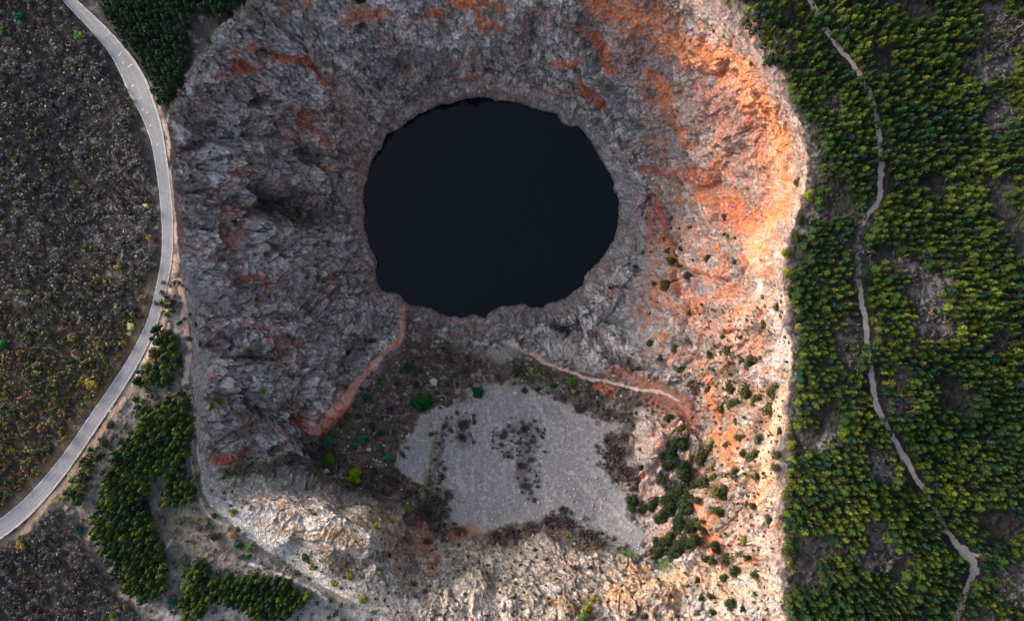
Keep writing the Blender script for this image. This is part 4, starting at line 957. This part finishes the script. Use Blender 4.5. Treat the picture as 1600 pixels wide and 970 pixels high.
SING = [
 (556,741,16,'round','lime','bright lime-green round tree on the pit floor','tree'),
 (515,716,13,'round','mid','mid-green tree up and left of the bright lime tree','tree'),
 (660,628,17,'round','deep','large deep green round tree at the top of the grey scree','tree'),
 (641,573,10,'round','tealdark','small dark teal tree below the lake shore on the left path side','tree'),
 (747,612,11,'round','tealdark','dark teal tree at the upper left corner of the main scree','tree'),
 (514,689,9,'bush','teal','grey-teal bush just below the foot of the red path','bush'),
 (568,686,9,'bush','teal','brightest teal bush in the middle of the left floor','bush'),
 (553,692,7,'bush','teal','pale teal bush touching the brightest teal bush','bush'),
 (597,675,7,'bush','tealdark','dark teal bush right of the brightest teal bush','bush'),
 (584,664,7,'bush','tealdark','dark teal bush above and right of the brightest teal bush','bush'),
 (594,698,6,'bush','teal','small teal bush below the pair of dark teal bushes','bush'),
 (609,714,9,'bush','teal','teal bush at the left tip of the small scree patch','bush'),
 (593,605,5,'bush','teal','small teal bush right of the red path','bush'),
 (573,621,8,'bush','tealdark','dark bush beside the middle of the red path','bush'),
 (579,790,8,'bush','mid','green bush at the foot of the south-west ledge','bush'),
 (534,792,5,'bush','mid','small green bush on the top lip of the south-west ledge','bush'),
 (613,812,8,'bush','yellow','yellow-green bush on the south-west ledge corner','bush'),
 (612,790,8,'bush','grey','grey-green bush at the foot of the south-west ledge','bush'),
 (637,796,8,'bush','mid','green bush beside the head of the rusty gully','bush'),
 (696,804,6,'bush','teal','small teal bush at the lower left corner of the main scree','bush'),
 (586,822,7,'bush','yellow','yellow-green bush lying on the south-west ledge','bush'),
 (836,578,6,'bush','mid','green bush under the pale footpath near its left end','bush'),
 (841,590,6,'bush','mid','brighter green bush under the pale footpath','bush'),
 (840,607,6,'bush','deep','deep green bush at the top edge of the main scree','bush'),
 (891,597,9,'bush','mid','largest green bush just under the pale footpath','bush'),
 (865,603,5,'bush','deep','small deep green bush between two green bushes under the footpath','bush'),
 (807,583,8,'bush','darkever','blackish bush left of the pale footpath','bush'),
 (926,934,9,'bush','yellow','yellow-green bush on the brown patch of the south cliff','bush'),
 (916,948,10,'bush','yellow','broad yellow-green bush on the brown patch of the south cliff','bush'),
 (910,964,9,'bush','mid','green bush at the bottom edge below the yellow-green bushes','bush'),
 (1166,842,9,'bush','yellow','yellow-green bush near the bottom of the south-east slope','bush'),
 (825,915,4,'bush','yellow','small yellow-green tuft on the middle of the south cliff','bush'),
 (548,897,8,'bush','yellow','yellow-green bush at the right end of the south-west ledge','bush'),
 (524,910,7,'bush','yellow','olive yellow bush on the white slope above the stone ledge','bush'),
 (488,884,7,'bush','yellow','bright yellow-green bush on the white south-west slope','bush'),
 (476,870,7,'bush','evergreen','dark olive bush on the white south-west slope','bush'),
 (568,933,8,'bush','yellow','yellow-brown bush near the bottom of the white slope','bush'),
 (337,803,7,'bush','evergreen','olive bush inside the bend of the thin rim path','bush'),
 (366,799,8,'bush','yellow','yellow-green bush on the white rocks at the south-west rim','bush'),
 (328,817,5,'bush','evergreen','small olive bush left of the thin rim path','bush'),
 (338,836,8,'bush','evergreen','dark olive bush below the thin rim path','bush'),
 (366,833,8,'bush','ochre','ochre bush below the white rocks of the south-west rim','bush'),
 (374,849,9,'bush','tealdark','dark teal bush below the ochre bush','bush'),
 (391,855,8,'bush','mid','green bush at the left end of the stone ledge','bush'),
 (390,868,5,'bush','deep','small deep green bush under the green bush by the stone ledge','bush'),
 (279,813,6,'bush','teal','teal bush on the bare ground east of the long pine stand','bush'),
 (276,829,6,'bush','brown','brown bush on the bare ground east of the long pine stand','bush'),
 (311,822,6,'bush','brown','brown bush midway between the long pine stand and the rim','bush'),
 (271,936,9,'bush','tealdark','dark teal bush between the long stand and the bottom clump','bush'),
 (124,826,6,'bush','tealdark','dark teal bush at the south-west edge of the grey bare strip','bush'),
 (292,343,4,'bush','yellow','small yellow-green bush on the west rim beside the road','bush'),
 (290,452,3.4,'bush','evergreen','tiny dark bush at the top end of the rim footpath','bush'),
 (297,492,4,'bush','evergreen','small olive bush right of the rim footpath, upper one','bush'),
 (307,507,5,'bush','evergreen','small olive bush right of the rim footpath, middle one','bush'),
 (283,505,5,'bush','darkever','small dark bush left of the rim footpath','bush'),
 (297,528,6,'bush','evergreen','round olive bush right of the rim footpath, lowest one','bush'),
 (313,536,5,'bush','darkever','dark bush on the white rocks right of the rim footpath','bush'),
 (177,661,9,'round','evergreen','round olive bush beside the road above the pine stand','bush'),
 (165,690,10,'round','darkever','dark round bush between the road and the grey bare strip','bush'),
 (143,701,6,'bush','darkever','small dark bush beside the road above the small clump','bush'),
 (326,65,6,'bush','deep','deep green bush on the pale rocks of the north-west rim','bush'),
 (565,45,8,'bush','darkever','black-green clump in the hollow of the north wall','bush'),  # dark spots on the north wall, built as leaf clumps
 (563,2,8,'bush','darkever','black-green clump at the top edge of the north wall','bush'),
 (438,47,4,'bush','darkever','small dark clump on the north-west wall, right one of two','bush'),
 (424,46,4,'bush','darkever','small dark clump on the north-west wall, left one of two','bush'),
 (640,45,5,'bush','darkever','dark clump under an orange streak of the north wall','bush'),
 (876,89,4,'bush','darkever','dark clump on the orange spot of the north-east wall','bush'),
 (345,627,8,'bush','yellow','yellow-green bush high on the west wall','bush'),
 (330,633,7,'bush','yellow','olive bush beside the yellow-green bush high on the west wall','bush'),
 (402,609,5,'bush','mid','green bush in the middle of the south-west wall','bush'),
 (378,616,6,'bush','evergreen','dark olive bush left of the green bush on the south-west wall','bush'),
 (582,530,8,'bush','tealdark','dark teal bush at the shaded foot of the west wall','bush'),
 (552,546,6,'bush','tealdark','small dark teal bush left of the shaded foot of the west wall','bush'),
 (372,345,6,'bush','tealdark','dark teal bush in a cleft of the west wall','bush'),
 (1243,284,10,'bush','evergreen','olive bush on the crest of the east rim','bush'),
 (1246,345,11,'bush','evergreen','olive bush on the east rim below the orange band','bush'),
 (1262,305,12,'bush','yellow','yellow-olive bush between the east rim and the forest','bush'),
 (1240,372,12,'bush','evergreen','broad olive bush overhanging the east rim','bush'),
 (1225,395,9,'bush','yellow','yellow-olive bush at the notch of the east rim','bush'),
 (1228,425,9,'bush','yellow','yellow-olive bush beneath the notch of the east rim','bush'),
 (1114,48,5,'bush','deep','small deep green bush on the north-east rim by the forest','bush'),
 (1132,57,5,'bush','mid','small green bush on the north-east rim by the forest','bush'),
 (1174,100,5,'bush','evergreen','small olive bush on the grey rocks of the north-east rim','bush'),
 # scrub west of the road: the shrubs that stand out
 (209,510,9,'bush','pale','pale cream-green blossoming bush beside the road on the west side','bush'),
 (204,520,5,'bush','pale','small cream-green bush touching the big pale bush','bush'),
 (199,180,6,'bush','yellow','yellow-green bush west of the wide bend of the road','bush'),
 (181,241,5,'bush','yellow','yellow bush in the grey scrub, west of the upper road','bush'),
 (147,98,4,'bush','pale','small pale bush in the scrub beside the upper road','bush'),
 (232,322,5,'bush','pale','small pale bush at the west edge of the road','bush'),
 (236,338,5,'bush','yellow','yellow bush at the west edge of the road','bush'),
 (123,286,5,'bush','yellow','lone yellow bush in the middle of the grey scrub','bush'),
 (25,248,6,'bush','mid','green bush near the left edge in the grey scrub','bush'),
 (28,240,4,'bush','pale','pale tuft touching a green bush near the left edge','bush'),
 (10,165,5,'bush','pale','pale green tuft at the left edge in the grey scrub','bush'),
 (130,59,11,'bush','mid','broad green bush in the scrub near the top of the road','bush'),
 (33,30,10,'bush','deep','deep green bush in the top left corner of the scrub','bush'),
 (6,52,9,'bush','mid','green bush at the left edge near the top','bush'),
 (110,102,7,'bush','mid','green bush in the scrub below the broad green bush','bush'),
 (70,205,7,'bush','deep','deep green bush in the upper scrub','bush'),
 (81,272,6,'bush','deep','small deep green bush in the middle scrub','bush'),
 (150,600,12,'bush','ochre','broad golden ochre bush beside the lower road','bush'),
 (134,592,10,'bush','yellow','olive-yellow bush left of the golden ochre bush','bush'),
 (238,372,8,'bush','ochre','ochre bush at the west edge of the road, middle','bush'),
 (230,470,7,'bush','yellow','yellow bush at the west edge of the road above the pale bush','bush'),
 (188,418,7,'bush','ochre','ochre bush in the scrub above the pale bush','bush'),
 (10,540,13,'bush','deep','broad deep green bush at the left edge of the olive scrub','bush'),
 (20,700,7,'bush','yellow','yellow bush in the lower left scrub','bush'),
 (180,957,7,'bush','mid','bright green bush at the bottom edge beside the long stand','bush'),
 (38,850,10,'bush','ochre','ochre bush just below the road in the bottom left','bush'),
]
for u, v, r, kd, pal, lb, cat in SING:
    lb = lb
    nm = {'tree': 'round_tree'}.get(cat, 'leafy_bush' if pal not in ('evergreen', 'darkever') else 'evergreen_bush')
    plant(nm, u, v, r*1.05, kd, pal, lb, cat)
for k_ in range(46):
    v_ = 425+k_*12.2+random.uniform(-3, 3); u_ = np.interp(v_, [420, 470, 540, 620, 700, 780, 870, 940, 1000], [1232, 1238, 1249, 1243, 1235, 1226, 1230, 1236, 1244])+random.uniform(-6, 9)
    third = 'upper' if v_ < 600 else 'middle' if v_ < 780 else 'lower'; pl_ = random.choice(['evergreen', 'evergreen', 'yellow'])
    lb = f"{'yellow-green' if pl_ == 'yellow' else 'olive'} bush fringing the forest along the {third} east rim"
    plant('leafy_bush', u_, v_, random.uniform(5, 9), 'bush', pl_, lb, 'bush', 'bushes: '+lb)
BARE = [(960,708,22),(975,735,17),(990,762,12),(952,690,15),(978,684,12),(830,826,15),(860,816,18),(888,818,17),(880,797,11),(915,838,17),(938,848,14),(800,832,14),(775,836,12),
        (820,670,9),(832,690,8),(815,728,9),(823,760,9),(785,682,7),(700,772,11),(690,745,8),(724,664,12),(722,684,9),(695,800,8),(620,755,12),(598,768,12),(640,770,12),(575,762,10),
        (560,650,8),(610,640,10),(700,600,10),(730,580,11),(780,590,10),(860,590,8),(925,620,10),(905,640,10),(950,645,10),(975,650,9),(1000,632,9),(620,600,9),(650,600,9),(540,720,8),
        (585,735,9),(605,745,8),(700,560,10),(820,610,8),(880,622,9)]
for u, v, r in BARE:
    if v > 790: wh = 'along the bottom edge of the main scree'
    elif u > 925: wh = 'at the right edge of the main scree'
    elif v > 660 and u > 740: wh = 'growing in the middle of the main scree'
    elif v > 655: wh = 'between the two scree patches and the left floor'
    else: wh = 'on the dark floor below the lake shore'
    lb = f'{size_word(r)} leafless purple-brown thicket {wh}'
    plant('bare_thicket', u, v, r, 'bare', 'purple', lb, 'thicket', 'thickets: '+lb)
plant('bare_thicket', 720, 832, 13, 'bare', 'rust', 'rusty red leafless thicket at the lower left tip of the main scree', 'thicket')
plant('bare_thicket', 668, 848, 10, 'bare', 'rust', 'rusty brown thicket in the gully between the two south cliffs', 'thicket')
print('shrubs', time.time()-T0)

# ------------------------------------------------------------------ boulders
M_BOULD = plain('pale_boulder', (.38, .37, .38), .95, .3, 1.2)
import bmesh
def rock_mesh(seed):
    bm = bmesh.new(); bmesh.ops.create_icosphere(bm, subdivisions=3, radius=1)
    vv = np.array([v.co[:] for v in bm.verts], F); n = noise3(vv[:, 0]*1.3+seed*9, vv[:, 1]*1.3, vv[:, 2]*1.3, seed)*.45+noise3(vv[:, 0]*3, vv[:, 1]*3+seed, vv[:, 2]*3, seed+5)*.18
    f1_, f2_, id_ = worley(vv[:, 0]*1.4+seed, vv[:, 1]*1.4, vv[:, 2]*1.4, seed); n = n+(id_-.5)*.3
    for v, k in zip(bm.verts, n): v.co *= 1+float(k); v.co.z *= .7
    me = bpy.data.meshes.new('boulder'); bm.to_mesh(me); bm.free(); me.materials.append(M_BOULD); return me
RM = [rock_mesh(i+1) for i in range(5)]
BOUL = [(678,597,9,'largest grey boulder on the floor, above the deep green tree'),(745,536,5,'white boulder near the left end of the pale footpath, left of a pair'),(761,540,6,'white boulder near the left end of the pale footpath, right of a pair'),
        (684,534,4,'small white boulder between the lake and the scree'),(695,520,7,'pale block above the small white boulder'),(511,738,6,'white boulder left of the bright lime tree'),
        (654,500,6,'pale boulder just under the lake shore'),(775,548,5,'pale flat boulder under the white pair'),(610,652,4,'small white boulder on the dark floor'),(806,614,4,'small white boulder at the top of the main scree'),
        (577,702,4,'small white boulder between teal bushes'),(637,682,4,'small pale boulder at the top of the small scree patch'),(898,848,4,'pale boulder at the bottom edge of the main scree'),
        (322,690,4,'white boulder on the west rim beside the pine stand'),(1016,826,4,'yellowish boulder at the right tip of the main scree'),(648,500,3,'small pale boulder at the start of the red path')]
for u, v, r, lb in BOUL:
    p = at(u, v); o = bpy.data.objects.new('boulder', random.choice(RM)); col.objects.link(o)
    s = r*S*(H-p[2])/H*.8; o.location = (float(p[0]), float(p[1]), float(p[2])+s*.1); o.scale = (s, s*random.uniform(.7, 1), s); o.rotation_euler = (0, 0, random.uniform(0, 6))
    prop(o, label=lb, category='boulder')
# loose stones on scree and floor (uncountable)
bm = bmesh.new(); bmesh.ops.create_icosphere(bm, subdivisions=1, radius=1); IV = np.array([v.co[:] for v in bm.verts]); IF = np.array([[v.index for v in f.verts] for f in bm.faces]); bm.free()
def stones(poly, n, rmin, rmax):
    xs = [p[0] for p in poly]; ys = [p[1] for p in poly]; a = np.stack([RNG.uniform(min(xs), max(xs), n), RNG.uniform(min(ys), max(ys), n)], 1); a = a[inside(a[:, 0], a[:, 1], poly)]
    vs, fs, o_ = [], [], 0
    for u, v in a:
        p = at(u, v); r = rmin+(rmax-rmin)*random.random()**4; vs.append(IV*RNG.uniform(.6, 1.2, IV.shape)*np.array([r, r, r*.6])+p+np.array([0, 0, r*.1])); fs.append(IF+o_); o_ += len(IV)
    return np.concatenate(vs), np.concatenate(fs)
v1_, f1_ = stones(SCREE, 2600, .2, 1.3); v2_, f2_ = stones(FLOOR, 1500, .2, 1.5); v3_, f3_ = stones(SCREE_B, 900, .2, .8)
o = mesh_obj('loose_stones', np.concatenate([v1_, v2_, v3_]), np.concatenate([f1_, f2_+len(v1_), f3_+len(v1_)+len(v2_)]), plain('loose_stone', (.33, .33, .345), .95, .45, .15))
prop(o, kind='stuff', label='loose grey stones strewn over the scree and floor of the sinkhole', category='stones')

# ------------------------------------------------------------------ light, sky, camera
EL = math.radians(16); AZ = math.radians(-65)     # azimuth from +Y towards +X
sd = np.array([math.sin(AZ)*math.cos(EL), math.cos(AZ)*math.cos(EL), math.sin(EL)])
w = bpy.data.worlds.new('World'); bpy.context.scene.world = w; w.use_nodes = True; nt = w.node_tree
sky = nt.nodes.new('ShaderNodeTexSky'); sky.sky_type = 'NISHITA'; sky.sun_disc = False; sky.sun_elevation = EL; sky.sun_rotation = AZ
bg = nt.nodes['Background']; sky.air_density = .8; sky.dust_density = 3.0; sky.ozone_density = .6; bg.inputs['Strength'].default_value = .15; hs = nt.nodes.new('ShaderNodeHueSaturation'); hs.inputs['Saturation'].default_value = .58; nt.links.new(sky.outputs[0], hs.inputs['Color']); nt.links.new(hs.outputs[0], bg.inputs['Color'])
ld = bpy.data.lights.new('sun', 'SUN'); ld.energy = 1.35; ld.angle = math.radians(17); ld.color = (1, .76, .62)
lo = bpy.data.objects.new('sun', ld); col.objects.link(lo)
from mathutils import Vector
lo.rotation_euler = Vector(sd).to_track_quat('Z', 'Y').to_euler(); lo.location = (-300, 100, 300)
cd = bpy.data.cameras.new('camera'); cd.sensor_width = 36; cd.lens = 36*H/(1600*S); cd.clip_end = 20000; cd.clip_start = 1
co = bpy.data.objects.new('camera', cd); col.objects.link(co); co.location = (0, 0, H); co.rotation_euler = (0, 0, 0)
sc = bpy.context.scene; sc.camera = co
sc.view_settings.view_transform = 'Standard'; sc.view_settings.look = 'None'; sc.view_settings.exposure = 1.62; sc.view_settings.gamma = 1
print('done', time.time()-T0)
